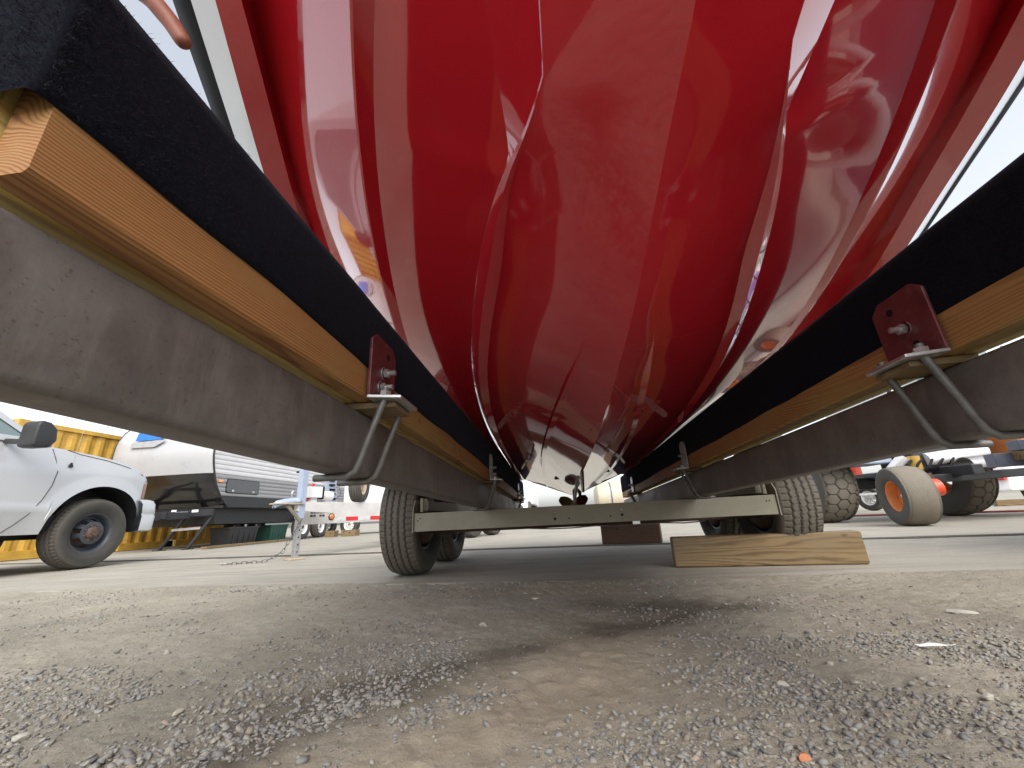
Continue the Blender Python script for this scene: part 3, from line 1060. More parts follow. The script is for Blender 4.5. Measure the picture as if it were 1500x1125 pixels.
KN = np.array([-0.95, -0.6, -0.2, 0.2, 0.4, 0.65, 1.0, 1.5, 2.3, 4.2])
SEC = {
    'K': ([0] * 10, [2.05, 1.45, 1.08, .833, .778, .712, .662, .615, .587, .500]),
    '1': ([0.0, 0.01, 0.02, 0.03, .035, .05, .100, .166, .238, .267], None),
    'b': ([.03, .11, .21, .305, .397, .492, .587, .678, .722, .727], [2.07, 1.56, 1.22, 1.031, 1.002, .972, .924, .884, .848, .790]),
    'B': ([.035, .13, .24, .339, .427, .521, .613, .703, .745, .750], [2.07, 1.56, 1.22, 1.028, 1.002, .970, .923, .887, .850, .793]),
    'C': ([.06, .27, .45, .560, .628, .720, .860, 1.03, 1.12, 1.13], [2.10, 1.80, 1.52, 1.300, 1.205, 1.148, 1.155, 1.135, 1.085, 1.025]),
    'E': ([.065, .275, .455, .555, .620, .724, .875, 1.045, 1.135, 1.145], [2.08, 1.75, 1.44, 1.185, 1.130, 1.113, 1.122, 1.095, 1.045, .985]),
    'D': ([.08, .30, .48, .592, .666, .777, .928, 1.09, 1.19, 1.20], [2.06, 1.70, 1.38, 1.191, 1.134, 1.109, 1.112, 1.07, 1.028, .970]),
}


def spline(xk, yk):
    n = len(xk)
    A = np.zeros((n, n))
    B = np.zeros(n)
    A[0, 0] = A[-1, -1] = 1
    for i in range(1, n - 1):
        h0, h1 = xk[i] - xk[i - 1], xk[i + 1] - xk[i]
        A[i, i - 1], A[i, i], A[i, i + 1] = h0 / 6, (h0 + h1) / 3, h1 / 6
        B[i] = (yk[i + 1] - yk[i]) / h1 - (yk[i] - yk[i - 1]) / h0
    m2 = np.linalg.solve(A, B)

    def f(x):
        x = np.asarray(x, float)
        i = np.clip(np.searchsorted(xk, x) - 1, 0, n - 2)
        h = xk[i + 1] - xk[i]
        a = (xk[i + 1] - x) / h
        b = 1 - a
        return a * yk[i] + b * yk[i + 1] + ((a ** 3 - a) * m2[i] + (b ** 3 - b) * m2[i + 1]) * h * h / 6
    return f


YS = np.concatenate([np.linspace(-0.95, 0.1, 38)[:-1], np.arange(0.1, 1.6, 0.02), np.arange(1.6, 4.2, 0.05), [4.2]])
W_, Z_ = {}, {}
for k, (w, z) in SEC.items():
    W_[k] = spline(KN, np.array(w, float))(YS)
    if z is not None:
        Z_[k] = spline(KN, np.array(z, float))(YS)
# outer strake: a folded facet forward; the strake leaves the inner fold at PY and crosses to the outer fold at TY
PY, TY_ = 0.358, 0.485


def two(fore, aft, key):
    """fore/aft tables of (y, w, z); kink at PY"""
    f_, a_ = np.array(fore, float), np.array(aft, float)
    for D, c in ((W_, 1), (Z_, 2)):
        D[key] = np.where(YS < PY, spline(f_[:, 0], f_[:, c])(np.minimum(YS, PY)), spline(a_[:, 0], a_[:, c])(np.maximum(YS, a_[0, 0])))


two([(-.95, .01, 2.06), (-.6, .06, 1.56), (-.2, .12, 1.16), (.1, .146, .98), (.358, .148, .862)],
    [(.358, .148, .862), (.42, .172, .8565), (.50, .207, .862), (.60, .243, .856), (.70, .272, .846), (.80, .300, .8385), (1.0, .351, .820), (1.3, .410, .797), (1.6, .447, .776), (2.0, .477, .754), (2.5, .500, .738), (3.0, .512, .722), (4.2, .520, .684)], 'A')
two([(-.95, .02, 2.07), (-.6, .11, 1.62), (-.2, .20, 1.22), (.1, .222, 1.03), (.358, .2105, .917)],
    [(.358, .2105, .917), (.42, .2065, .896), (.485, .2065, .878), (.60, .245, .872), (.9, .33, .845)], 'F')
aft = smooth01((YS - PY) / 0.45)
side = smooth01((YS - PY) / 0.42)
W_['a'] = W_['A'] - 0.001 - 0.029 * aft
Z_['a'] = Z_['A'] + 0.004 * aft
W_['A2'] = W_['A'] + 0.001 + 0.021 * side
Z_['A2'] = Z_['A'] + 0.003 + 0.019 * side
W_['F'] = np.where(YS > TY_, W_['A2'] + 0.0004, np.maximum(W_['F'], W_['A2'] + 0.0004))
Z_['F'] = np.where(YS > TY_, Z_['A2'] + 0.0001, np.maximum(Z_['F'], Z_['A2']))
# inner strake
g1 = smooth01((YS - 0.845) / 0.30)
zline = Z_['K'] + (Z_['a'] - Z_['K']) * W_['1'] / W_['a']
Z_['1'] = zline + (np.interp(YS, [0.9, 1.5, 2.3, 4.2], [0.0, 0.016, 0.010, 0.010]) - 0.010) * g1
W_['1i'] = W_['1'] - 0.021 * g1
Z_['1i'] = np.where(g1 > 0, Z_['1'] - 0.001 * g1, Z_['K'] + (Z_['a'] - Z_['K']) * W_['1i'] / W_['a'])
W_['12'] = W_['1'] + 0.004 * g1
Z_['12'] = Z_['1'] + 0.012 * g1
W_['1i'] = np.maximum(W_['1i'], 0.0)
W_['B2'] = W_['B'] + 0.0045
Z_['B2'] = Z_['B'] + 0.0018
off = np.clip((YS + 0.95) / 0.7, 0.1, 1)
W_['S1'] = W_['D'] + 0.060 * off
Z_['S1'] = Z_['D'] + 0.048
W_['S2'] = W_['D'] + 0.115 * off
Z_['S2'] = Z_['D'] + 0.100
W_['S3'] = W_['D'] + 0.125 * off
Z_['S3'] = Z_['D'] + 0.42

boat = thing("motor_boat", "glossy red motor boat hull resting on carpeted trailer bunks overhead", "boat", (X0, 1.2, 0.0))


def strip(mb, cols, s, sub=1, sag=0.0, ymin=-9.0):
    """cols: ordered section keys; separate smooth strip for each pair"""
    for k0, k1 in zip(cols[:-1], cols[1:]):
        rows = []
        for i, y in enumerate(YS):
            if y < ymin:
                continue
            row = []
            for q in range(sub + 1):
                t = q / sub
                w = W_[k0][i] * (1 - t) + W_[k1][i] * t
                z = Z_[k0][i] * (1 - t) + Z_[k1][i] * t - sag * 4 * t * (1 - t)
                row.append((X0 + s * w, y, z))
            rows.append(row)
        if s > 0:
            rows = [list(reversed(r_)) for r_ in rows]
        mb.grid(rows)


W_['K'] = np.zeros_like(YS)
mb = MB()
for s in (-1, 1):
    strip(mb, ['K', '1i'], s, 3)
    strip(mb, ['12', 'a'], s, 6)
    strip(mb, ['A2', 'F'], s, 1)
    strip(mb, ['F', 'b'], s, 6, 0.001)
    strip(mb, ['B2', 'C'], s, 6, 0.0)
obj("hull_bottom", mb, M["hull"], boat, smooth=True, fix=False)
for s in (-1, 1):
    mb = MB()
    strip(mb, ['1i', '1', '12'], s, ymin=0.85)
    obj("inner_strake", mb, M["hull"], boat, smooth=True, fix=False)
    mb = MB()
    strip(mb, ['a', 'A'], s, 2)
    strip(mb, ['A', 'A2'], s)
    obj("outer_strake", mb, M["hull"], boat, smooth=True, fix=False)
    mb = MB()
    strip(mb, ['b', 'B'], s, 2)
    strip(mb, ['B', 'B2'], s)
    obj("chine_flat", mb, M["hull"], boat, smooth=True, fix=False)
    mb = MB()
    strip(mb, ['C', 'E'], s, 2)
    strip(mb, ['E', 'D'], s, 3)
    obj("spray_rail", mb, M["hull"], boat, smooth=True, fix=False)
    mb = MB()
    strip(mb, ['D', 'S1'], s, 2)
    obj("topside", mb, M["white_gel"], boat, smooth=True, fix=False)
    mb = MB()
    strip(mb, ['S1', 'S2'], s, 3, 0.010)
    obj("rub_rail", mb, M["rubber"], boat, smooth=True, fix=False)
    mb = MB()
    strip(mb, ['S2', 'S3'], s, 2)
    obj("gunwale", mb, M["white_gel"], boat, smooth=True, fix=False)
# deck and transom close the shell
mb = MB()
mb.grid([[(X0 - W_['S3'][i], y, Z_['S3'][i]), (X0, y, Z_['S3'][i] + 0.12), (X0 + W_['S3'][i], y, Z_['S3'][i])] for i, y in enumerate(YS)])
obj("deck", mb, M["white_gel"], boat, smooth=True, fix=False)
ring = ['K', '1', 'a', 'A', 'b', 'B', 'C', 'D', 'S1', 'S2', 'S3']
i = len(YS) - 1
pts = [(X0 - W_[k][i], 4.2, Z_[k][i]) for k in reversed(ring)] + [(X0 + W_[k][i], 4.2, Z_[k][i]) for k in ring[1:]]
obj("transom", MB().prism(pts, (0, 0.03, 0)), M["hull"], boat)

# running gear under the stern
obj("propeller_shaft", MB().tube([(X0 - 0.02, 2.95, 0.56), (X0 - 0.02, 3.98, 0.395)], 0.0125, 12), M["steel"], boat, smooth=True, angle=40)
mb = MB()
mb.bar((X0 - 0.02, 3.80, 0.54), (X0 - 0.02, 3.84, 0.41), 0.016, 0.07, (0, 1, 0))
obj("shaft_strut", mb, M["bronze"], boat, bevel=0.005)
mb = MB().tube([(X0 - 0.02, 3.78, 0.427), (X0 - 0.02, 3.90, 0.408)], 0.026, 16)
obj("strut_bearing", mb, M["bronze"], boat, smooth=True, angle=40)
mb = MB()
mb.lathe([(-0.03, 0.014), (-0.03, 0.028), (0.035, 0.026), (0.05, 0.012), (0.05, 0.001)], 20, 'y')
for b in range(3):
    a0 = 2 * math.pi * b / 3 + 0.55
    rows = []
    for k in range(9):
        rr = 0.022 + 0.128 * k / 8
        half = 0.060 * math.sin(math.pi * min(1.0, 0.16 + 0.80 * (k / 8) ** 0.8)) ** 0.6 + 0.004
        pitch = math.atan2(0.055, rr)
        row = []
        for q in range(7):
            t = (q / 6 - 0.5) * 2 * half
            row.append((rr, t * math.cos(pitch), t * math.sin(pitch)))
        rows.append(row)
    for side in (0.0025, -0.0025):
        rr_ = []
        for row in rows:
            out = []
            for (rad, tang, yy) in row:
                aa = a0 + tang / max(rad, 0.03)
                out.append((rad * math.cos(aa), yy + side, rad * math.sin(aa)))
            rr_.append(out)
        mb.grid(rr_)
mb.v = [(v[0] + X0 - 0.02, v[1] + 3.95, v[2] + 0.40) for v in mb.v]
obj("propeller", mb, M["bronze"], boat, smooth=True, fix=False, angle=40)
mb = MB()
mb.prism([(X0 + 0.045, 4.00, 0.50), (X0 + 0.045, 4.16, 0.50), (X0 + 0.045, 4.15, 0.30), (X0 + 0.045, 4.05, 0.28), (X0 + 0.045, 3.99, 0.34)], (0.014, 0, 0))
mb.tube([(X0 + 0.052, 4.07, 0.49), (X0 + 0.052, 4.07, 0.56)], 0.016, 12)
obj("rudder", mb, M["bronze"], boat, bevel=0.004)
mb = MB().prism([(X0 - 0.006, 2.55, 0.585), (X0 - 0.006, 2.85, 0.575), (X0 - 0.006, 2.80, 0.47), (X0 - 0.006, 2.68, 0.46)], (0.012, 0, 0))
obj("tracking_fin", mb, M["bronze"], boat, bevel=0.004)
for dx in (-0.16, 0.24):
    mb = MB().lathe([(0.0, 0.022), (0.012, 0.02), (0.012, 0.001)], 16, 'z')
    mb.v = [(v[0] + X0 + dx, v[1] + 3.3, -v[2] + 0.545 + abs(dx) * 0.42) for v in mb.v]
    obj("through_hull_fitting", mb, M["bronze"], boat, smooth=True, angle=40)

# ------------------------------------------------------------------ boat trailer
RAIL_W, RAIL_B, RAIL_T = 0.566, 0.3845, 0.514
trailer = thing("boat_trailer", "steel boat trailer with rusty side rails and carpeted wooden bunks", "boat trailer", (X0, 2.9, 0.0))


def ext(mb, prof, y0, y1, s, n=1):
    """extrude a (w, z') section along the trailer"""
    rows = []
    ys = [y0 + (y1 - y0) * k / n for k in range(n + 1)]
    k_ = len(prof)
    vs = []
    for y in ys:
        vs += [T(w, z, y, s) for (w, z) in prof]
    fs = []
    for j in range(n):
        for i in range(k_):
            i2 = (i + 1) % k_
            fs.append((j * k_ + i, j * k_ + i2, (j + 1) * k_ + i2, (j + 1) * k_ + i))
    fs.append(tuple(range(k_ - 1, -1, -1)))
    fs.append(tuple(n * k_ + i for i in range(k_)))
    mb.add(vs, fs)


def rounded(x0, x1, z0, z1, r, n=4):
    out = []
    for cx, cz, a0 in ((x1 - r, z0 + r, -90), (x1 - r, z1 - r, 0), (x0 + r, z1 - r, 90), (x0 + r, z0 + r, 180)):
        for k in range(n + 1):
            a = R(a0 + 90 * k / n)
            out.append((cx + r * math.cos(a), cz + r * math.sin(a)))
    return out


for s in (-1, 1):
    mb = MB()
    ext(mb, rounded(RAIL_W, RAIL_W + 0.062, RAIL_B, RAIL_T, 0.010), -1.9, 4.75, s, 1)
    obj("side_rail", mb, M["rail"], trailer, smooth=True, angle=30)
    # bunk: two planks on edge, wrapped with carpet over the upper part
    bunk = group_part("bunk", trailer)
    y0, y1 = 0.190, 4.62
    mb = MB()
    ext(mb, [(0.540, 0.534), (0.544, 0.530), (0.574, 0.530), (0.577, 0.533), (0.577, 0.755), (0.540, 0.744)], y0, y1, s, 1)
    obj("plank", mb, M["board"], bunk)
    mb = MB()
    ext(mb, [(0.580, 0.533), (0.583, 0.530), (0.614, 0.530), (0.617, 0.533), (0.617, 0.775), (0.580, 0.757)], y0 - 0.006, y1, s, 1)
    obj("plank", mb, M["board2"], bunk)
    # carpet sleeve with a slightly wavy lower edge, folded over the near end
    nst = 150
    ys = np.concatenate([[y0 - 0.016, y0 - 0.015, y0 - 0.012, y0 - 0.004], np.linspace(y0 + 0.006, y1 - 0.01, nst)])
    zl = 0.592 + 0.010 * (fbm(ys * 2.2 + 5 * s, ys * 0 + 3, 40, 3) - 0.5) * 2
    rows = []
    for j, y in enumerate(ys):
        z0_ = zl[j]
        k = 1.0 if j > 3 else (0.86, 0.94, 0.98, 1.0)[j]
        ci, cz = 0.575, 0.69
        sec = [(0.5395, z0_), (0.5375, z0_ + 0.002), (0.5355, z0_ + 0.010), (0.5350, 0.66), (0.5352, 0.725), (0.540, 0.745), (0.550, 0.755), (0.58, 0.769), (0.605, 0.781), (0.618, 0.780), (0.624, 0.765), (0.625, 0.70), (0.624, z0_)]
        row = []
        for (w, z) in sec:
            bul = 0.003 * (fbm(np.array([y * 6.0]), np.array([z * 9.0]), 44, 2)[0] - 0.5)
            w_ = ci + (w - ci) * k - bul
            row.append(T(w_, cz + (z - cz) * (k if z > cz else 1.0), y, s))
        rows.append(row)
    mb = MB()
    mb.grid(rows)
    mb.f.append(tuple(range(len(rows[0]))))
    obj("carpet", mb, M["carpet"], bunk, smooth=True, angle=50)
    # short fibres standing out of the carpet near the bunk's end
    nf = 5200 if s < 0 else 500
    Vf, Ff = [], []
    for k in range(nf):
        if k % 2 == 0:
            y = y0 - 0.016
            w = random.uniform(0.537, 0.622)
            z = random.uniform(0.596, 0.772)
            nrm = Vector((0, -1, 0))
        else:
            y = y0 - 0.012 + random.random() ** 2 * 0.20
            w = 0.5352
            z = random.uniform(0.597, 0.74)
            nrm = Vector((-s, 0, 0))
        b = Vector(T(w, z, y, s))
        d = (nrm + Vector((random.gauss(0, .6), random.gauss(0, .6), random.gauss(0, .6)))).normalized()
        L = random.uniform(0.002, 0.006)
        sd = d.cross(Vector((random.gauss(0, 1), random.gauss(0, 1), random.gauss(0, 1)))).normalized() * 0.00022
        i0 = len(Vf)
        mid = b + d * L * 0.6 + Vector((random.gauss(0, .0008), random.gauss(0, .0008), random.gauss(0, .0008)))
        Vf += [b - sd, b + sd, mid + sd * .8, mid - sd * .8, b + d * L + Vector((random.gauss(0, .0012), 0, random.gauss(0, .0012)))]
        Ff += [(i0, i0 + 1, i0 + 2, i0 + 3), (i0 + 3, i0 + 2, i0 + 4)]
    mb = MB()
    mb.v, mb.f = Vf, Ff
    o = obj("carpet_fuzz", mb, M["fuzz"], bunk, fix=False)
    o["kind"] = "stuff"

    # bunk brackets, U-bolts and packing blocks
    for (yb, small) in ((0.79, False), (2.28, True), (3.92, True)):
        hw = 0.062 if not small else 0.045
        br = group_part("bunk_bracket", trailer)
        # upright leg with chamfered top corners
        poly = [(-hw, 0.534), (hw, 0.534), (hw, 0.658), (hw - 0.022, 0.676), (-hw + 0.022, 0.676), (-hw, 0.658)]
        mb = MB()
        p_in = [Vector(T(0.5345, z, yb + y, s)) for (y, z) in poly]
        mb.prism(p_in, Vector((-s * 0.0065, 0, 0)))
        fl = [Vector(T(0.534, 0.527, yb - hw, s)), Vector(T(0.534, 0.527, yb + hw, s)), Vector(T(0.468, 0.525, yb + hw * 0.8, s)), Vector(T(0.468, 0.525, yb - hw * 0.8, s))]
        obj("angle_plate", mb, M["maroon"] if not small else M["steel"], br, bevel=0.0015)
        obj("flange", MB().prism(fl, (0, 0, 0.007)), M["zinc"] if not small else M["steel"], br, bevel=0.0015)
        for (dy, z, kind) in ((0.0, 0.600, 'nut'), (0.018, 0.645, 'hole'), (-0.012, 0.563, 'hole' if s > 0 else 'nut')):
            if small and kind == 'hole':
                continue
            c = Vector(T(0.528, z, yb + dy, s))
            mb = MB()
            if kind == 'nut':
                mb.lathe([(0.0, 0.015), (0.002, 0.015)], 20)
                mb.lathe([(0.002, 0.0105), (0.011, 0.0105), (0.011, 0.001)], 6)
                mb.lathe([(0.011, 0.006), (0.026, 0.006), (0.027, 0.001)], 12)
                mb.v = [(c.x - s * v[0], c.y + v[1], c.z + v[2]) for v in mb.v]
                obj("nut", mb, M["zinc"], br)
            else:
                mb.lathe([(0.0002, 0.0078), (0.0008, 0.0074), (0.0008, 0.0002)], 20)
                mb.v = [(c.x - s * v[0], c.y + v[1], c.z + v[2]) for v in mb.v]
                obj("bolt_hole", mb, M["rubber"], br)
        # U-bolt around the rail
        for dy in (-0.045, 0.045):
            yy = yb + 0.005 + dy * (1 if not small else 0.7)
            wt, wb = 0.505, 0.553
            zb = RAIL_B - 0.007
            path = [T(wt, 0.552, yy, s), T(wt + 0.002, 0.525, yy, s), T(wt + 0.028, 0.455, yy, s), T(wb - 0.004, 0.408, yy, s), T(wb + 0.004, 0.388, yy, s), T(wb + 0.020, zb, yy, s), T(0.600, zb, yy, s), T(0.640, zb, yy, s)]
            mb = MB().tube(path, 0.0068, 10)
            obj("u_bolt", mb, M["ubolt"], br, smooth=True, angle=50)
            mb = MB()
            mb.lathe([(0.0, 0.0115), (0.010, 0.0115), (0.010, 0.001)], 6, 'z')
            c = Vector(T(wt, 0.534, yy, s))
            mb.v = [(v[0] + c.x, v[1] + c.y, v[2] + c.z) for v in mb.v]
            obj("nut", mb, M["zinc"], br)
        mb = MB()
        ext(mb, [(0.487, 0.5145), (0.606, 0.5145), (0.606, 0.5295), (0.487, 0.5245)], yb - 0.03, yb + 0.055, s)
        obj("packing_block", mb, M["timber"] if not small else M["timber_dark"], br, bevel=0.002)

# crossmember: galvanised channel facing forward, with end plates and bolt holes
CL, CR = -0.868, 1.217
mb = MB()
prof = [(2.473, 0.278), (2.473, 0.3825), (2.523, 0.3825), (2.523, 0.3755), (2.480, 0.3755), (2.480, 0.285), (2.523, 0.285), (2.523, 0.278)]
mb.prism([(CL, y, z) for (y, z) in prof], (CR - CL, 0, 0))
obj("crossmember", mb, M["galv"], trailer, bevel=0.0012)
for x, sgn in ((CL, -1), (CR, 1)):
    mb = MB()
    x0_, x1_ = sorted((x + sgn * 0.001, x + sgn * 0.008))
    mb.prism([(x0_, 2.462, 0.272), (x0_, 2.462, 0.41), (x0_, 2.50, 0.46), (x0_, 2.95, 0.46), (x0_, 2.95, 0.272)], (x1_ - x0_, 0, 0))
    obj("end_plate", mb, M["galv"], trailer, bevel=0.001)
    for k in range(2):
        mb = MB().tube([(x - sgn * 0.04, 2.5 + 0.08 * k, 0.39), (x - sgn * 0.04, 2.5 + 0.08 * k, 0.47)], 0.012, 10)
        obj("spring_hanger", mb, M["galv"], trailer)
for x, z, r_ in ((-0.02, 0.312, .008), (0.062, 0.311, .005), (0.30, 0.313, .005), (0.365, 0.316, .008), (-0.83, 0.352, .004), (-0.845, 0.34, .004), (1.165, 0.35, .004), (1.18, 0.352, .004)):
    mb = MB().lathe([(0.0, r_), (0.0008, r_ * 0.9), (0.0008, 0.0002)], 20, 'y')
    mb.v = [(v[0] + x, 2.4725 - v[1], v[2] + z) for v in mb.v]
    obj("bolt_hole", mb, M["rubber"], trailer)
for x, z in ((-0.022, 0.348), (0.365, 0.346)):
    mb = MB().lathe([(0.0, 0.008), (0.005, 0.007), (0.006, 0.0005)], 12, 'y')
    mb.v = [(v[0] + x, 2.4725 - v[1], v[2] + z) for v in mb.v]
    obj("bolt_head", mb, M["zinc"], trailer, smooth=True)
# second crossmember behind and axle tubes
for y in (3.60,):
    mb = MB().box((X0, y, 0.33), (2.08, 0.06, 0.10))
    obj("crossmember", mb, M["galv"], trailer, bevel=0.003)
for y in (2.87, 3.69):
    mb = MB().bar((-0.96, y, 0.29), (1.33, y, 0.29), 0.075, 0.075)
    obj("axle", mb, M["rust"], trailer, bevel=0.006)
    for x in (-0.80, 1.15):
        mb = MB()
        for k in range(4):
            L = 0.34 - 0.07 * k
            mb.box((x, y, 0.345 + 0.012 * k), (0.05, 2 * L, 0.009))
        obj("leaf_spring", mb, M["rust"], trailer)
    wheel(trailer, (-1.005, y, 0.358), "trailer", "trailer", "trailer", math.pi, random.random())
    wheel(trailer, (1.375, y, 0.358), "trailer", "trailer", "trailer", 0.0, random.random())
for s, x in ((-1, -0.83), (1, 1.18)):
    mb = MB().box((x, 3.30, 0.425), (0.05, 1.5, 0.06))
    obj("side_frame", mb, M["galv"], trailer, bevel=0.003)
    # fender over the wheel pair
    xx = -1.005 if s < 0 else 1.375
    rows = []
    for k in range(19):
        t = k / 18
        y = 2.42 + 1.72 * t
        z = 0.78 - 0.20 * (abs(t - 0.5) * 2) ** 4
        rows.append([(xx - 0.13, y, z - 0.03), (xx - 0.125, y, z), (xx + 0.125, y, z), (xx + 0.13, y, z - 0.03)])
    obj("fender", MB().grid(rows), M["galv"], trailer, smooth=True, angle=40)
mb = MB()
mb.prism([(0.42, 2.475, 0.262), (0.46, 2.475, 0.262), (0.46, 2.475, 0.278), (0.42, 2.475, 0.278)], (0, 0.01, 0))
obj("wire_clip", mb, M["zinc"], trailer)
mb = MB().tube([(X0 - 0.35 + 0.13 * k, 2.60 + 0.02 * math.sin(k * 1.7), 0.262 - 0.010 * abs(math.sin(k * 1.1))) for k in range(9)], 0.004, 6)
obj("brake_line", mb, M["ubolt"], trailer, smooth=True)

# ------------------------------------------------------------------ loose timbers and scraps
def timber(name, a, b, wdt, h, mat, label, cat, rz=None):
    a, b = Vector(a), Vector(b)
    c = (a + b) / 2
    L = (b - a).length
    o = obj(name, MB().box((0, 0, h / 2), (L, wdt, h)), mat, None, bevel=0.012, seg=3)
    o.location = (c.x, c.y, 0.001)
    o.rotation_euler = (0, 0, math.atan2(b.y - a.y, b.x - a.x))
    tag(o, label, cat)
    return o


timber("timber_beam", (0.675, 2.73, 0), (1.65, 2.575, 0), 0.10, 0.168, M["timber"], "long tan weathered timber lying on the concrete by the right trailer wheel", "timber")
timber("timber_block", (0.47, 4.80, 0), (1.06, 4.62, 0), 0.16, 0.21, M["timber_dark"], "short dark timber block on the concrete under the trailer's centre", "timber")

mb = MB()
rows = []
for k in range(8):
    t = k / 7
    rows.append([(-0.036 + 0.072 * t, -0.008 + 0.003 * math.sin(t * 5), 0.004 + 0.006 * t * t), (-0.036 + 0.072 * t, 0.010 - 0.002 * t, 0.003 + 0.004 * math.sin(t * 3) ** 2)])
mb.grid(rows)
n0 = len(mb.v)
o = obj("paper_scrap", mb, M["paper"], None, fix=False)
sm = o.modifiers.new("solid", 'SOLIDIFY')
sm.thickness = 0.001
o.location = (0.865, 1.20, float(dirt_z(np.array([0.865]), np.array([1.2]))[0]) + 0.004)
o.rotation_euler = (0, 0, R(-8))
tag(o, "white paper scrap lying on the gravel at right", "paper")


def rock(name, loc, s, label, mat=None, seed=0, group=None):
    import bmesh
    bm = bmesh.new()
    bmesh.ops.create_icosphere(bm, subdivisions=2, radius=1.0)
    r_ = random.Random(seed)
    axes = [Vector((r_.gauss(0, 1), r_.gauss(0, 1), r_.gauss(0, 1))).normalized() for _ in range(9)]
    cut = [r_.uniform(0.55, 0.95) for _ in axes]
    for v in bm.verts:
        for a, c in zip(axes, cut):
            d = v.co.dot(a)
            if d > c:
                v.co -= a * (d - c)
        v.co = Vector((v.co.x * s[0], v.co.y * s[1], v.co.z * s[2]))
    me = bpy.data.meshes.new(name)
    bm.to_mesh(me)
    bm.free()
    me.materials.append(mat or M["gravel"])
    o = bpy.data.objects.new(name, me)
    COL.objects.link(o)
    z = float(dirt_z(np.array([loc[0]]), np.array([loc[1]]))[0])
    o.location = (loc[0], loc[1], z + s[2] * 0.45)
    o.rotation_euler = (0, 0, r_.random() * 6)
    tag(o, label, "stone", group)
    return o


RM = [plain("stone_grey", (0.25, 0.25, 0.24, 1), 0.85, var=0.25, scale=60, bump=0.3), plain("stone_tan", (0.42, 0.38, 0.31, 1), 0.9, var=0.2, scale=60, bump=0.3),
      plain("stone_pale", (0.40, 0.38, 0.335, 1), 0.9, var=0.15, scale=60, bump=0.3), plain("brick_chip", (0.52, 0.21, 0.10, 1), 0.9, var=0.2, scale=60, bump=0.3)]
rock("stone", (-1.40, 1.08, 0), (0.022, 0.014, 0.011), "largest dark grey stone on the dirt at far left", RM[0], 1)
rock("stone", (-0.80, 0.90, 0), (0.017, 0.009, 0.005), "flat tan stone chip left of the gravel strip", RM[1], 2)
rock("stone", (-1.02, 0.80, 0), (0.014, 0.012, 0.007), "pale stone near the lower left corner gravel", RM[2], 3)
rock("brick_chip", (0.315, 0.735, 0), (0.010, 0.007, 0.006), "orange brick chip among gravel at bottom right", RM[3], 4)
rock("stone", (1.20, 1.52, 0), (0.040, 0.016, 0.008), "flat pale stone behind the paper scrap", RM[2], 5)
rock("stone", (0.42, 1.00, 0), (0.013, 0.010, 0.008), "pale rounded stone in the middle of the gravel patch", RM[2], 6)
rock("stone", (-0.28, 1.52, 0), (0.020, 0.012, 0.008), "pale stone beside the damp wheel track", RM[2], 7)
rock("stone", (-0.13, 1.98, 0), (0.018, 0.010, 0.006), "tan stone on the sandy strip before the slab", RM[1], 8)
rock("stone", (0.72, 0.92, 0), (0.012, 0.010, 0.007), "small white stone right of the gravel patch", RM[2], 9)

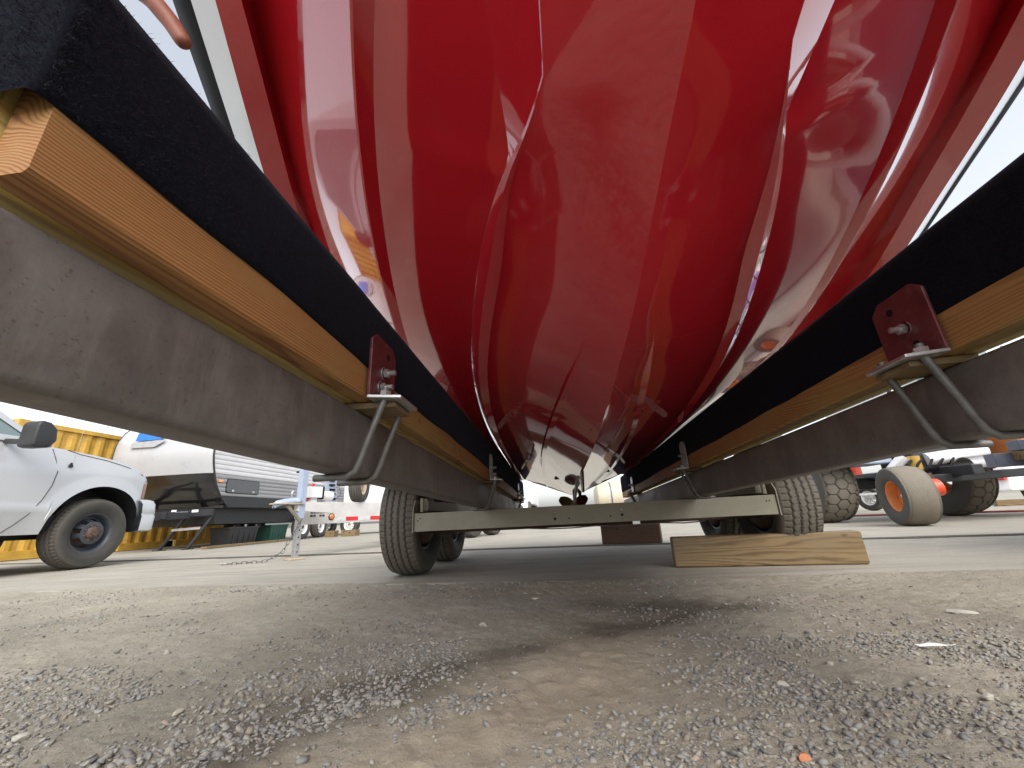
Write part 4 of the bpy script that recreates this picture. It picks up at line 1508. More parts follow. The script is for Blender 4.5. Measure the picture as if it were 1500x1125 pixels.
# ------------------------------------------------------------------ pickup truck
def pickup(name, label, paint, loc, rotz, detail=True):
    """local frame: +y forward, visible (right) side at x = 0, front axle at y = 0"""
    t = thing(name, label, "pickup truck", loc)
    t.rotation_euler = (0, 0, rotz)
    HOOD = ([-0.62, -0.40, -0.10, 0.17, 0.40, 0.56, 0.66], [1.335, 1.32, 1.29, 1.25, 1.17, 1.08, 1.02])

    def top(y):
        return float(np.interp(y, [-6, -3.5, -0.62] + HOOD[0][1:], [1.36, 1.36, 1.335] + HOOD[1][1:]))

    def bot(y, arch=True):
        z = 0.40
        for cy in (0.0, -3.55):
            d = abs(y - cy)
            if d < 0.53:
                z = max(z, 0.395 + math.sqrt(0.53 ** 2 - d * d))
        if y > 0.5:
            z = max(z, 0.46)
        return z

    def inset(y, z):
        i_ = 0.0
        if z > 1.07:
            i_ += (z - 1.07) * 0.30 + (z - 1.07) ** 2 * 0.6
        if z < 0.62:
            i_ += (0.62 - z) * 0.18
        if 0.64 < z < 0.67 and y < -0.2:
            i_ -= 0.010
        if y > 0.25:
            i_ += ((y - 0.25) / 0.41) ** 2.3 * 0.17
        for cy in (0.0,):
            d = math.hypot(y - cy, z - 0.395)
            if d < 0.66:
                i_ -= 0.022 * (1 - max(0, (d - 0.53)) / 0.13)
        return i_
    ys = sorted(set([round(-5.2 + 0.05 * k, 3) for k in range(118)] + [-0.53, 0.53, -0.51, 0.51, -4.08, -3.02]))
    nz = 22
    for side in (0, 1):
        rows = []
        for y in ys:
            b, tt = bot(y), top(y)
            row = []
            for k in range(nz + 1):
                z = b + (tt - b) * k / nz
                x = -inset(y, z)
                row.append((x if side == 0 else -2.0 - x, y, z))
            rows.append(row)
        obj("side_panel", MB().grid(rows), paint, t, smooth=True, world=False, angle=30)
    # hood and front closing surfaces
    rows = []
    for y in [q for q in ys if q >= -0.62]:
        zt, xi = top(y), inset(y, top(y))
        rows.append([(-xi + (-2.0 + 2 * xi) * k / 14, y + 0.10 * math.sin(math.pi * k / 14) * smooth01((y - 0.2) / 0.4), zt + 0.055 * math.sin(math.pi * k / 14) ** 0.6) for k in range(15)])
    obj("hood", MB().grid(rows), paint, t, smooth=True, world=False)
    last = rows[-1]
    rows2 = [last, [(p[0], p[1] - 0.015, 0.42) for p in last]]
    obj("grille", MB().grid(rows2), M["dark_plastic"], t, world=False)
    rows = [[(-0.14, y, 1.36), (-1.86, y, 1.36)] for y in (-5.2, -2.9)]
    obj("bed_cover", MB().grid(rows), M["black_gloss"], t, world=False)
    obj("tailgate", MB().box((-1.0, -5.2, 0.95), (1.9, 0.04, 0.85)), paint, t, world=False, bevel=0.01)
    # cab
    A = [(-0.62, 1.335), (-1.32, 1.86), (-2.75, 1.90), (-2.90, 1.345)]
    mb = MB()
    for x0_, x1_ in ((-0.10, -0.30), (-1.90, -1.70)):
        # pillars around the side glass
        def px(z, a=x0_, b=x1_):
            f = (z - 1.335) / 0.56
            return a + (b - a) * f
        outer = A
        inner = [(-0.80, 1.40), (-1.37, 1.80), (-2.62, 1.82), (-2.74, 1.40)]
        n0 = len(mb.v)
        mb.v += [(px(z), y, z) for y, z in outer] + [(px(z), y, z) for y, z in inner]
        for k in range(4):
            mb.f.append((n0 + k, n0 + (k + 1) % 4, n0 + 4 + (k + 1) % 4, n0 + 4 + k))
        gl = MB()
        gl.v = [(px(z) + (-0.012 if x0_ > -1 else 0.012), y, z) for y, z in inner]
        gl.f = [(0, 1, 2, 3)]
        obj("window", gl, M["glass"], t, world=False)
    mb.add([(-0.30, -1.32, 1.86), (-1.70, -1.32, 1.86), (-1.70, -2.75, 1.90), (-0.30, -2.75, 1.90)], [(0, 1, 2, 3)])
    mb.add([(-0.30, -2.75, 1.90), (-1.70, -2.75, 1.90), (-1.90, -2.90, 1.345), (-0.10, -2.90, 1.345)], [(0, 1, 2, 3)])
    obj("cab", mb, paint, t, world=False)
    gl = MB()
    gl.v = [(-0.13, -0.63, 1.342), (-1.87, -0.63, 1.342), (-1.69, -1.31, 1.852), (-0.31, -1.31, 1.852)]
    gl.f = [(0, 1, 2, 3)]
    obj("windshield", gl, M["glass"], t, world=False)
    obj("underbody", MB().box((-1.0, -2.3, 0.52), (1.75, 5.3, 0.16)), M["black_steel"], t, world=False)
    for cy in (0.0, -3.55):
        # wheel wells
        mb = MB()
        rows = []
        for k in range(13):
            a = math.pi * k / 12
            rows.append([(-0.03, cy + 0.545 * math.cos(a), 0.395 + 0.545 * math.sin(a)), (-0.42, cy + 0.545 * math.cos(a), 0.395 + 0.545 * math.sin(a))])
        mb.grid(rows)
        mb.add([(-0.42, cy - 0.55, 0.35), (-0.42, cy + 0.55, 0.35), (-0.42, cy + 0.55, 0.95), (-0.42, cy - 0.55, 0.95)], [(0, 1, 2, 3)])
        obj("wheel_well", mb, M["dark_plastic"], t, world=False)
        for x, rz in ((-0.125, 0.0), (-1.875, math.pi)):
            wheel(t, (x, cy, 0.393), "truck", "truck", "truck", rz, 0.4, local=False)
    # bumper swept round the corners
    plan = [(0.030, 0.50), (0.028, 0.60), (0.0, 0.70), (-0.07, 0.775), (-0.25, 0.83), (-1.0, 0.88), (-1.75, 0.83), (-1.93, 0.775), (-2.0, 0.70), (-2.028, 0.60), (-2.03, 0.50)]
    secz = [(-0.05, 0.385), (0.0, 0.40), (0.006, 0.58), (-0.006, 0.60), (0.0, 0.615), (-0.012, 0.73), (-0.04, 0.775), (-0.09, 0.79)]
    rows = []
    for k, (x, y) in enumerate(plan):
        cx, cy = -1.0, 0.1
        d = Vector((x - cx, (y - cy) * 2.0, 0)).normalized()
        rows.append([(x + d.x * o_, y + d.y * o_, z) for (o_, z) in secz])
    obj("bumper", MB().grid(rows), paint, t, smooth=True, world=False, angle=50)
    for side in (0, 1):
        def P_(y, z):
            x = -inset(y, z) + 0.006
            return (x if side == 0 else -2.0 - x, y, z)
        rows = [[P_(0.535 + 0.05 * k / 4, 0.795 + 0.215 * j / 5 - 0.02 * k / 4 * (j == 5)) for j in range(6)] for k in range(5)]
        obj("turn_signal", MB().grid(rows), M["amber"], t, smooth=True, world=False)
        rows = [[P_(0.588 + 0.085 * k / 6, 0.80 + 0.20 * j / 5) for j in range(6)] for k in range(7)]
        obj("headlight", MB().grid(rows), M["clear"], t, smooth=True, world=False)
        # door with its cut line and handle
        sg = 1 if side == 0 else -1
        line = [(-0.57, 1.31), (-0.555, 1.20), (-0.535, 1.05), (-0.55, 0.90), (-0.60, 0.75), (-0.68, 0.60), (-0.76, 0.50), (-0.84, 0.42)]
        mb = MB()
        pts = [Vector(P_(y, z)) - Vector((sg * 0.005, 0, 0)) for y, z in line]
        mb.tube(pts, 0.0045, 6)
        dr = obj("door_gap", mb, M["dark_plastic"], t, world=False)
        line = [(-1.95, 1.33), (-1.95, 0.45)]
        mb = MB().tube([Vector(P_(y, z)) - Vector((sg * 0.005, 0, 0)) for y, z in line], 0.0045, 6)
        obj("door_gap", mb, M["dark_plastic"], t, world=False)
        line = [(-0.42, 1.322), (-0.30, 1.285), (0.0, 1.245), (0.25, 1.185), (0.45, 1.105), (0.60, 1.035)]
        mb = MB().tube([Vector(P_(y, z)) - Vector((sg * 0.004, 0, 0)) for y, z in line], 0.0045, 6)
        obj("hood_gap", mb, M["dark_plastic"], t, world=False)
        obj("door_handle", MB().box(P_(-1.78, 1.13), (0.05, 0.2, 0.035)), paint, t, world=False, bevel=0.01)
        # tow mirror
        mir = group_part("mirror", t)
        xm = 0.20 if side == 0 else -2.20
        mb = MB()
        prof = [(0.0, 1.24), (0.10, 1.25), (0.15, 1.33), (0.13, 1.45), (0.06, 1.51), (-0.02, 1.52), (-0.05, 1.48), (-0.05, 1.25)]
        mb.prism([(xm - 0.10, -0.98 + a, z) for a, z in prof], (0.20, 0, 0))
        obj("mirror_housing", mb, M["dark_plastic"], mir, world=False, bevel=0.03, seg=4, smooth=True)
        obj("mirror_trim", MB().box((xm, -0.895, 1.295), (0.17, 0.10, 0.08)), M["grey_print"], mir, world=False, bevel=0.02, seg=3)
        mb = MB().bar((xm, -0.98, 1.30), (xm - sg * 0.30, -0.98, 1.33), 0.05, 0.05)
        obj("mirror_arm", mb, M["dark_plastic"], mir, world=False, bevel=0.01)
        if side == 0 and detail:
            an = group_part("antenna", t)
            b = P_(-0.42, 1.12)
            obj("mast", MB().tube([Vector(b) + Vector((0.01, 0.01, 0.03)), Vector(b) + Vector((0.0, 0.03, 0.75))], 0.0022, 6), M["steel"], an, world=False)
            obj("mount", MB().lathe([(0, 0.022), (0.03, 0.014), (0.05, 0.006), (0.05, 0.0005)], 12, 'z'), M["rubber"], an, world=False, smooth=True).location = b
    return t


pickup("pickup_truck", "silver pickup truck with black tow mirror and dark steel wheels at left", M["silver"], (-5.51, 4.50, 0.0), 0.0)


# ------------------------------------------------------------------ shipping container
cont = thing("shipping_container", "rust streaked yellow corrugated shipping container behind the silver truck", "container", (-11.4, 9.6, 0.0))
cy0, cy1 = 6.45, 12.52
mb = MB()
ys_, y = [], cy0 + 0.15
rows_lo, rows_hi = [], []
k = 0
while y < cy1 - 0.15:
    for dy, dx in ((0.0, 0.0), (0.07, 0.0), (0.139, -0.036), (0.209, -0.036)):
        if y + dy < cy1 - 0.12:
            rows_lo.append((-10.205 + dx, y + dy, 0.17))
            rows_hi.append((-10.205 + dx, y + dy, 2.50))
    y += 0.278
obj("corrugated_wall", MB().grid([rows_lo, rows_hi]), M["yellow"], cont)
obj("top_rail", MB().box((-10.20, (cy0 + cy1) / 2, 2.545), (0.06, cy1 - cy0 - 0.32, 0.09)), M["yellow"], cont, bevel=0.004)
for a, b in ((cy0 + 0.16, 8.55), (8.91, 10.0), (10.36, cy1 - 0.16)):
    obj("bottom_rail", MB().box((-10.20, (a + b) / 2, 0.09), (0.07, b - a, 0.16)), M["yellow"], cont, bevel=0.004)
for a, b in ((8.55, 8.91), (10.0, 10.36)):
    obj("fork_pocket", MB().box((-10.26, (a + b) / 2, 0.09), (0.04, b - a, 0.15)), M["rubber"], cont)
for y in (cy0 + 0.08, cy1 - 0.08):
    obj("corner_post", MB().box((-10.20, y, 1.30), (0.10, 0.158, 2.58)), M["yellow"], cont, bevel=0.006)
obj("roof", MB().box((-11.42, (cy0 + cy1) / 2, 2.57), (2.38, cy1 - cy0 - 0.02, 0.03)), M["yellow"], cont)
obj("end_wall", MB().box((-11.42, cy0 + 0.02, 1.30), (2.36, 0.03, 2.45)), M["yellow"], cont)
obj("far_wall", MB().box((-12.60, (cy0 + cy1) / 2, 1.30), (0.03, cy1 - cy0 - 0.1, 2.45)), M["yellow"], cont)

# ------------------------------------------------------------------ travel trailer
rv = thing("travel_trailer", "white and grey travel trailer with black lower nose behind the silver truck", "camper", (-8.5, 11.0, 0.0))
ZP = np.array([0.86, 1.05, 1.30, 1.53, 1.75, 1.95, 2.30, 2.60, 2.95])
YP = np.array([8.43, 8.20, 8.02, 7.93, 7.86, 7.82, 7.84, 7.98, 8.40])


def rv_front(z):
    return float(np.interp(z, ZP, YP))


RX0, RX1, RY1 = -9.72, -7.30, 13.6


def front_panel(z0, z1, name, mat):
    rows = []
    for k in range(15):
        z = z0 + (z1 - z0) * k / 14
        row = []
        for q in range(21):
            t = q / 20
            x = RX0 + (RX1 - RX0) * t
            bow = 0.10 * (1 - (2 * t - 1) ** 6)
            row.append((x, rv_front(z) + 0.10 - bow, z))
        rows.append(row)
    return obj(name, MB().grid(rows), mat, rv, smooth=True)


front_panel(1.535, 2.95, "front_cap", M["camper_white"])
front_panel(0.86, 1.53, "nose_guard", M["black_gloss"])


def siding(z0, z1, pitch, mat, name):
    """corrugated panels, one per rib course"""
    z = z0
    while z < z1 - 0.01:
        zz = min(z + pitch, z1)
        rows = []
        for f_, dx in ((0.0, 0.0), (0.12, 0.014), (0.45, 0.018), (0.78, 0.014), (0.90, 0.0), (1.0, 0.0)):
            h = z + (zz - z) * f_
            ys0 = rv_front(h) + 0.12
            rows.append([(RX1 + dx, ys0, h), (RX1 + dx, RY1, h)])
        obj(name, MB().grid(rows), mat, rv)
        z = zz


siding(1.53, 2.75, 0.102, M["siding_white"], "siding_panel")
siding(1.07, 1.53, 0.092, M["siding_grey"], "siding_panel")
mb = MB()
mb.add([(RX1 + 0.006, rv_front(0.86) + 0.12, 0.84), (RX1 + 0.006, RY1, 0.84), (RX1 + 0.006, RY1, 1.068), (RX1 + 0.006, rv_front(1.05) + 0.12, 1.068)], [(0, 1, 2, 3)])
obj("skirt_panel", mb, M["black_steel"], rv, fix=False)
obj("corner_trim", MB().tube([(RX1 + 0.012, rv_front(z) + 0.105, z) for z in np.linspace(0.84, 2.9, 26)], 0.020, 8), M["dark_plastic"], rv, smooth=True)
obj("corner_trim", MB().tube([(RX0, rv_front(z) + 0.105, z) for z in np.linspace(0.84, 2.9, 26)], 0.020, 8), M["dark_plastic"], rv, smooth=True)
obj("roof", MB().box(((RX0 + RX1) / 2, 11.0, 2.93), (2.4, 5.2, 0.06)), M["white_gel"], rv)
obj("floor", MB().box(((RX0 + RX1) / 2, 11.0, 0.85), (2.38, 5.1, 0.05)), M["black_steel"], rv)
obj("left_wall", MB().box((RX0 + 0.01, 11.0, 1.88), (0.02, 5.2, 2.05)), M["siding_white"], rv)
obj("rear_wall", MB().box(((RX0 + RX1) / 2, RY1, 1.88), (2.38, 0.03, 2.05)), M["siding_white"], rv)
cd = group_part("compartment_door", rv)
pr = rounded(8.42, 9.42, 1.145, 1.435, 0.06, 5)
obj("door_panel", MB().prism([(RX1 + 0.016, a, z) for a, z in pr], (0.016, 0, 0)), M["door_grey"], cd, bevel=0.003)
pr2 = rounded(8.40, 9.44, 1.13, 1.45, 0.07, 5)
obj("door_seal", MB().prism([(RX1 + 0.008, a, z) for a, z in pr2], (0.014, 0, 0)), M["rubber"], cd, bevel=0.003)
for y in (8.60, 9.24):
    obj("latch", MB().box((RX1 + 0.04, y, 1.185), (0.02, 0.05, 0.045)), M["zinc"], cd, bevel=0.008)
obj("marker_light", MB().box((RX1 + 0.032, 8.22, 1.375), (0.03, 0.12, 0.055)), M["amber"], rv, bevel=0.010, seg=3)
# badge on the nose: blue field over a grey chevron bar
obj("badge", MB().prism([(-9.10, 7.80, 2.30), (-8.50, 7.80, 2.30), (-8.42, 7.80, 2.40), (-8.62, 7.80, 2.54), (-9.04, 7.80, 2.54)], (0, -0.012, 0)), M["blue_print"], rv)
obj("badge_bar", MB().prism([(-9.20, 7.80, 2.15), (-8.62, 7.80, 2.14), (-8.36, 7.80, 2.27), (-8.46, 7.80, 2.29), (-9.16, 7.80, 2.27)], (0, -0.014, 0)), M["grey_print"], rv, bevel=0.004)
# tongue frame, stickers, stands
for x in (-9.35, -7.65):
    mb = MB().bar((x, 9.0, 0.73), (-8.50 + (x + 8.50) * 0.12, 7.05, 0.64), 0.06, 0.14)
    obj("tongue_beam", mb, M["black_steel"], rv, bevel=0.004)
obj("front_beam", MB().box((-8.5, 8.30, 0.735), (2.2, 0.08, 0.14)), M["black_steel"], rv, bevel=0.004)
obj("cross_beam", MB().box((-8.5, 7.80, 0.685), (1.06, 0.06, 0.12)), M["black_steel"], rv, bevel=0.004)
for (x, y, z, w, h) in ((-8.10, 8.252, 0.735, 0.30, 0.07), (-8.28, 8.250, 0.80, 0.12, 0.04), (-7.78, 8.252, 0.775, 0.15, 0.05)):
    obj("sticker", MB().box((x, y, z), (w, 0.004, h)), M["sticker"], rv)
for x in (-8.35, -7.70):
    mb = MB().bar((x + 0.28, 8.35, 0.67), (x - 0.12, 8.28, 0.02), 0.05, 0.05)
    mb.box((x - 0.12, 8.28, 0.008), (0.16, 0.16, 0.016))
    obj("stabiliser_leg", mb, M["black_steel"], rv, bevel=0.003)
obj("step_bar", MB().bar((-8.28, 8.30, 0.40), (-7.62, 8.30, 0.42), 0.04, 0.05), M["zinc"], rv, bevel=0.003)
obj("chassis", MB().box((-8.5, 11.05, 0.655), (1.9, 5.0, 0.33)), M["black_steel"], rv)
for y in (11.6, 12.5):
    wheel(rv, (RX1 - 0.16, y, 0.33), "small", "small", None, 0.0)
    wheel(rv, (RX0 + 0.16, y, 0.33), "small", "small", None, math.pi)

# bins under the camper
def tote(name, c, size, mat, label):
    t = thing(name, label, "bin", (c[0], c[1], 0.0))
    sx_, sy_, h = size
    mb = MB()
    lo_, hi_ = [], []
    prof = rounded(-1, 1, -1, 1, 0.12, 3)
    rows = []
    for z, k in ((0.002, 0.86), (h * 0.5, 0.92), (h * 0.88, 0.97)):
        rows.append([(c[0] + a * sx_ / 2 * k, c[1] + b * sy_ / 2 * k, z) for a, b in prof + prof[:1]])
    mb.grid(rows)
    mb.f.append(tuple(range(len(prof))))
    obj("tub", mb, mat, t)
    for k in range(5):
        y_ = c[1] - sy_ / 2 + sy_ * (0.14 + 0.18 * k)
        obj("rib", MB().box((c[0] + sx_ * 0.465, y_, h * 0.45), (0.02, 0.03, h * 0.7)), mat, t)
    pr_ = [(c[0] + a * sx_ / 2 * 1.02, c[1] + b * sy_ / 2 * 1.02, h * 0.88) for a, b in prof]
    obj("lid", MB().prism(pr_, (0, 0, h * 0.10)), mat, t, bevel=0.008)
    return t


tote("storage_tote", (-7.75, 9.45, 0), (0.55, 0.95, 0.42), M["tote"], "black ribbed plastic tote on the ground under the camper")
tote("storage_bin", (-7.75, 10.75, 0), (0.5, 0.7, 0.44), M["green"], "dark green plastic bin on the ground under the camper")
o = obj("pallet_board", MB().box((-7.2, 9.3, 0.05), (0.14, 2.6, 0.045)), M["timber"], None, bevel=0.004)
tag(o, "long thin plank lying on concrete in front of the black tote", "plank")
o.location = (0, 0, -0.02)

# ------------------------------------------------------------------ equipment trailer with jack and chain
eq = thing("equipment_trailer", "white equipment trailer with pale blue jack post, coupler and chain", "trailer", (-2.91, 4.47, 0.0))
ED = Vector((0.36, 0.933, 0)).normalized()
EN = Vector((ED.y, -ED.x, 0))       # towards the camera side
E0 = Vector((-2.98, 4.66, 0))


def E_(a, b, z):
    p = E0 + ED * a + EN * b
    return (p.x, p.y, z)


Mrot = Matrix(((ED.x, EN.x, 0), (ED.y, EN.y, 0), (0, 0, 1)))
obj("frame_beam", MB().box(E_(1.9, -0.06, 0.492), (3.8, 0.09, 0.262), Mrot), M["white_frame"], eq, bevel=0.006)
obj("deck", MB().box(E_(3.2, -0.60, 0.60), (2.4, 1.0, 0.04), Mrot), M["timber_dark"], eq)
a_ = 0.32
# reflective tape, alternating
for k, (a0, L, mt) in enumerate(((0.50, 0.12, "tape_white"), (0.63, 0.20, "tape_red"), (0.84, 0.20, "tape_white"), (1.05, 0.20, "tape_red"), (1.26, 0.20, "tape_white"), (1.47, 0.20, "tape_red"))):
    obj("reflective_tape", MB().box(E_(a0 + L / 2, -0.0125, 0.412), (L - 0.004, 0.004, 0.048), Mrot), M[mt], eq)
mb = MB().lathe([(0.0, 0.036), (0.010, 0.034), (0.018, 0.022), (0.021, 0.0005)], 24, 'y')
ml = obj("marker_light", mb, M["amber"], eq, smooth=True, world=False)
ml.location = Vector(E_(0.40, -0.013, 0.442)) - eq.location
ml.rotation_euler = (0, 0, math.atan2(EN.y, EN.x) - math.pi / 2)
mb = MB().lathe([(0.0, 0.043), (0.008, 0.041), (0.008, 0.034)], 24, 'y')
ml2 = obj("light_grommet", mb, M["rubber"], eq, smooth=True, world=False)
ml2.location = ml.location
ml2.rotation_euler = ml.rotation_euler
# weight decal: rows of small dark print around a white disc
for r_ in range(3):
    for c_ in range(5):
        if c_ == 2 and r_ != 1:
            continue
        if random.random() < 0.1:
            continue
        obj("decal_print", MB().box(E_(0.115 + 0.042 * c_, -0.0135, 0.535 - 0.038 * r_), (0.034, 0.002, 0.024), Mrot), M["ink"], eq)
# winch box and tank on the deck front
obj("winch_box", MB().box(E_(0.13, -0.05, 0.735), (0.20, 0.10, 0.13), Mrot), M["white_paint"], eq, bevel=0.006)
obj("winch_foot", MB().box(E_(0.14, -0.06, 0.645), (0.08, 0.06, 0.05), Mrot), M["white_paint"], eq)
obj("winch_cover", MB().box(E_(0.245, -0.06, 0.73), (0.03, 0.11, 0.15), Mrot), M["rubber"], eq, bevel=0.006)
mb = MB().tube([E_(0.28, -0.10, 0.70), E_(0.44, -0.10, 0.70)], 0.058, 20)
obj("pump_motor", mb, M["white_paint"], eq, smooth=True, angle=40)
obj("red_strap", MB().bar(E_(0.06, -0.05, 0.64), E_(0.15, -0.08, 0.84), 0.02, 0.03), M["tape_red"], eq)
obj("cable", MB().tube([E_(0.5, -0.08, 0.66), E_(0.55, -0.05, 0.72), E_(0.52, -0.05, 0.80), E_(0.44, -0.06, 0.82)], 0.006, 8), M["ubolt"], eq, smooth=True)
# pale blue ramp posts with slots
for a in (0.62, 1.12):
    mb = MB().bar(E_(a, -0.30, 0.62), E_(a - 0.06, -0.32, 1.15), 0.17, 0.03, EN)
    obj("ramp", mb, M["blue_pale"], eq, bevel=0.004)
    for k in range(5):
        obj("ramp_slot", MB().box(E_(a - 0.005 - 0.007 * k, -0.279 - 0.002 * k, 0.68 + 0.06 * k), (0.09, 0.006, 0.025), Mrot), M["rubber"], eq)
# jack post: outer tube, drop leg with holes, foot
jp = group_part("jack", eq)
JB = Vector((-2.91, 4.47, 0.0))
obj("outer_tube", MB().box((JB.x, JB.y, 0.76), (0.075, 0.075, 0.66), Mrot), M["blue_pale"], jp, bevel=0.004)
obj("drop_leg", MB().box((JB.x, JB.y, 0.235), (0.056, 0.056, 0.44), Mrot), M["zinc"], jp, bevel=0.003)
obj("foot", MB().box((JB.x, JB.y, 0.009), (0.17, 0.15, 0.016), Mrot), M["rim_beige"], jp, bevel=0.003)
for k in range(5):
    mb = MB().lathe([(0.0, 0.009), (0.001, 0.008), (0.001, 0.0003)], 12, 'y')
    h_ = obj("adjustment_hole", mb, M["rubber"], jp, world=False)
    h_.location = Vector((JB.x, JB.y, 0.08 + 0.075 * k)) + EN * 0.0285 - eq.location
    h_.rotation_euler = (0, 0, math.atan2(EN.y, EN.x) - math.pi / 2)
obj("crank_handle", MB().tube([(JB.x - 0.03, JB.y, 0.95), (JB.x - 0.09, JB.y + 0.0, 0.95)], 0.012, 10), M["rubber"], jp)
# coupler
CP = JB - ED * 0.12
rows = []
for k in range(9):
    t = k / 8
    w = 0.030 + 0.036 * (1 - t) ** 0.5 if t < 0.999 else 0.02
    top_ = 0.655 - 0.055 * max(0, t - 0.25) ** 1.2
    c = JB - ED * (0.02 + 0.30 * t)
    ww = 0.055 - 0.014 * math.sin(t * math.pi * 0.7) + 0.012 * math.exp(-((t - 0.82) / 0.12) ** 2)
    if k == 8:
        ww *= 0.45
    rows.append([(c.x + EN.x * q * ww, c.y + EN.y * q * ww, top_ - 0.055 * abs(q) ** 3 - (0.02 if k == 8 else 0)) for q in (-1, -0.8, -0.4, 0, 0.4, 0.8, 1)])
o = obj("coupler", MB().grid(rows), M["blue_pale"], eq, smooth=True)
so = o.modifiers.new("solid", 'SOLIDIFY')
so.thickness = 0.012
obj("coupler_plate", MB().box(tuple(JB - ED * 0.16 + Vector((0, 0, 0.588))), (0.34, 0.12, 0.012), Mrot), M["rim_beige"], eq, bevel=0.002)
obj("coupler_latch", MB().tube([tuple(JB - ED * 0.12 + Vector((0, 0, 0.65))), tuple(JB - ED * 0.12 + Vector((0, 0, 0.71))), tuple(JB - ED * 0.10 + Vector((0, 0, 0.735)))], 0.012, 8), M["zinc"], eq, smooth=True)
obj("tongue_beam", MB().bar(tuple(JB - ED * 0.05 + Vector((0, 0, 0.56))), tuple(JB + ED * 0.4 + Vector((0, 0, 0.53))), 0.07, 0.10), M["white_frame"], eq, bevel=0.004)
obj("tongue_brace", MB().bar(tuple(JB - ED * 0.18 + Vector((0, 0, 0.575)) + EN * 0.02), tuple(JB - ED * 0.02 + Vector((0, 0, 0.40)) + EN * 0.05), 0.03, 0.03), M["galv"], eq, bevel=0.003)
# safety chain: interlocking links hanging to the ground, then lying on it
cp = []
p0, p1, p2 = JB - ED * 0.02 + EN * 0.06 + Vector((0, 0, 0.40)), Vector((-2.98, 4.36, 0.10)), Vector((-3.16, 4.27, 0.012))
for k in range(13):
    t = k / 12
    cp.append(p0.lerp(p1, t) if k < 12 else p1)
for k in range(1, 7):
    t = k / 6
    q = p1.lerp(p2, t)
    q.z = 0.10 * (1 - t) ** 2 + 0.012
    cp.append(q)
for k in range(1, 13):
    t = k / 12
    cp.append(p2.lerp(Vector((-3.45, 4.18, 0.012)), t))
cl = [0.0]
for a, b in zip(cp[:-1], cp[1:]):
    cl.append(cl[-1] + (b - a).length)
link_mb = MB()
loop = []
for k in range(14):
    a = 2 * math.pi * k / 14
    loop.append((0.020 * math.cos(a) + (0.010 if math.cos(a) > 0 else -0.010), 0.012 * math.sin(a), 0))
link_mb.tube(loop + [loop[0]], 0.0038, 6, cap=False)
chain_me = link_mb.mesh("chain_link", True)
s_, k = 0.0, 0
while s_ < cl[-1]:
    i = max(j for j in range(len(cl)) if cl[j] <= s_ + 1e-9)
    i = min(i, len(cp) - 2)
    f_ = (s_ - cl[i]) / max(1e-6, cl[i + 1] - cl[i])
    pos = cp[i].lerp(cp[i + 1], min(1, f_))
    d = (cp[i + 1] - cp[i]).normalized()
    q = d.to_track_quat('X', 'Z')
    lk = link("chain_link", chain_me, M["ubolt"], eq)
    lk.location = pos - eq.location
    lk.rotation_euler = (q.to_matrix() @ Matrix.Rotation((math.pi / 2) * (k % 2) + 0.4 * random.random(), 3, 'X')).to_euler()
    s_ += 0.047
    k += 1
obj("chain_hook", MB().tube([(-3.44, 4.185, 0.012), (-3.50, 4.17, 0.012), (-3.53, 4.17, 0.020), (-3.52, 4.15, 0.016), (-3.49, 4.15, 0.012)], 0.007, 8), M["steel"], eq, smooth=True)
for a in (3.3, 4.05):
    wheel(eq, E_(a, 0.20, 0.33), "small", "small", "small", math.atan2(EN.y, EN.x))
    wheel(eq, E_(a, -1.30, 0.33), "small", "small", None, math.atan2(-EN.y, -EN.x))
sp = thing("spare_wheel", "spare wheel with beige rim standing on the white equipment trailer", "wheel", E_(0.86, -0.06, 0.625))
sw = group_part("mounted_wheel", sp, (0, 0, 0.235), (0, 0, math.atan2(EN.y, EN.x) + 0.5))
sw.scale = (0.72, 0.72, 0.72)
link("tyre", TY["small"], None, sw)
link("rim", RIM["spare"], None, sw)

# things far behind the equipment trailer
far_tr = thing("flatbed_trailer", "dark wheeled flatbed trailer far behind the white equipment trailer", "trailer", (-7.4, 14.4, 0.0))
obj("bed", MB().box((-7.0, 14.9, 0.72), (4.2, 2.0, 0.14)), M["black_steel"], far_tr, bevel=0.01)
obj("side_board", MB().box((-7.0, 13.88, 0.86), (4.2, 0.04, 0.14)), M["white_frame"], far_tr, bevel=0.004)
for x in (-8.05, -7.2, -5.5):
    wheel(far_tr, (x, 14.0, 0.33), "small", "small", None, -math.pi / 2)
for x, w in ((-6.95, 0.28), (-6.35, 0.45)):
    o = obj("wood_block", MB().box((0, 0, 0.09), (w, 0.3, 0.18)), M["timber"], None, bevel=0.006)
    o.location = (x, 12.4, 0.001)
    tag(o, "short pale wood block on concrete behind the jack post" if w < 0.3 else "wider pale wood block on concrete left of the trailer tyre", "wood block")

# ------------------------------------------------------------------ machine at right
mc = thing("orange_machine", "orange rimmed yard machine with smooth front tyre and big lug tyres", "machine", (5.0, 6.3, 0.0))
wheel(mc, (4.17, 5.46, 0.343), "smooth", "smooth", "smooth", R(168))
wheel(mc, (4.20, 7.12, 0.555), "turf", "turf", None, R(180))
wheel(mc, (6.30, 7.42, 0.555), "turf", "turf", None, R(14))
obj("rear_axle", MB().bar((4.3, 7.13, 0.56), (6.2, 7.41, 0.56), 0.16, 0.18), M["black_steel"], mc, bevel=0.02)
obj("chassis_beam", MB().bar((4.55, 5.75, 0.52), (7.8, 5.95, 0.60), 0.16, 0.10), M["black_steel"], mc, bevel=0.01)
obj("chassis_beam", MB().bar((5.0, 5.4, 0.60), (5.1, 7.6, 0.66), 0.12, 0.12), M["black_steel"], mc, bevel=0.01)
obj("wheel_fork", MB().bar((4.36, 5.50, 0.36), (4.70, 5.72, 0.55), 0.09, 0.12), M["rust"], mc, bevel=0.01)
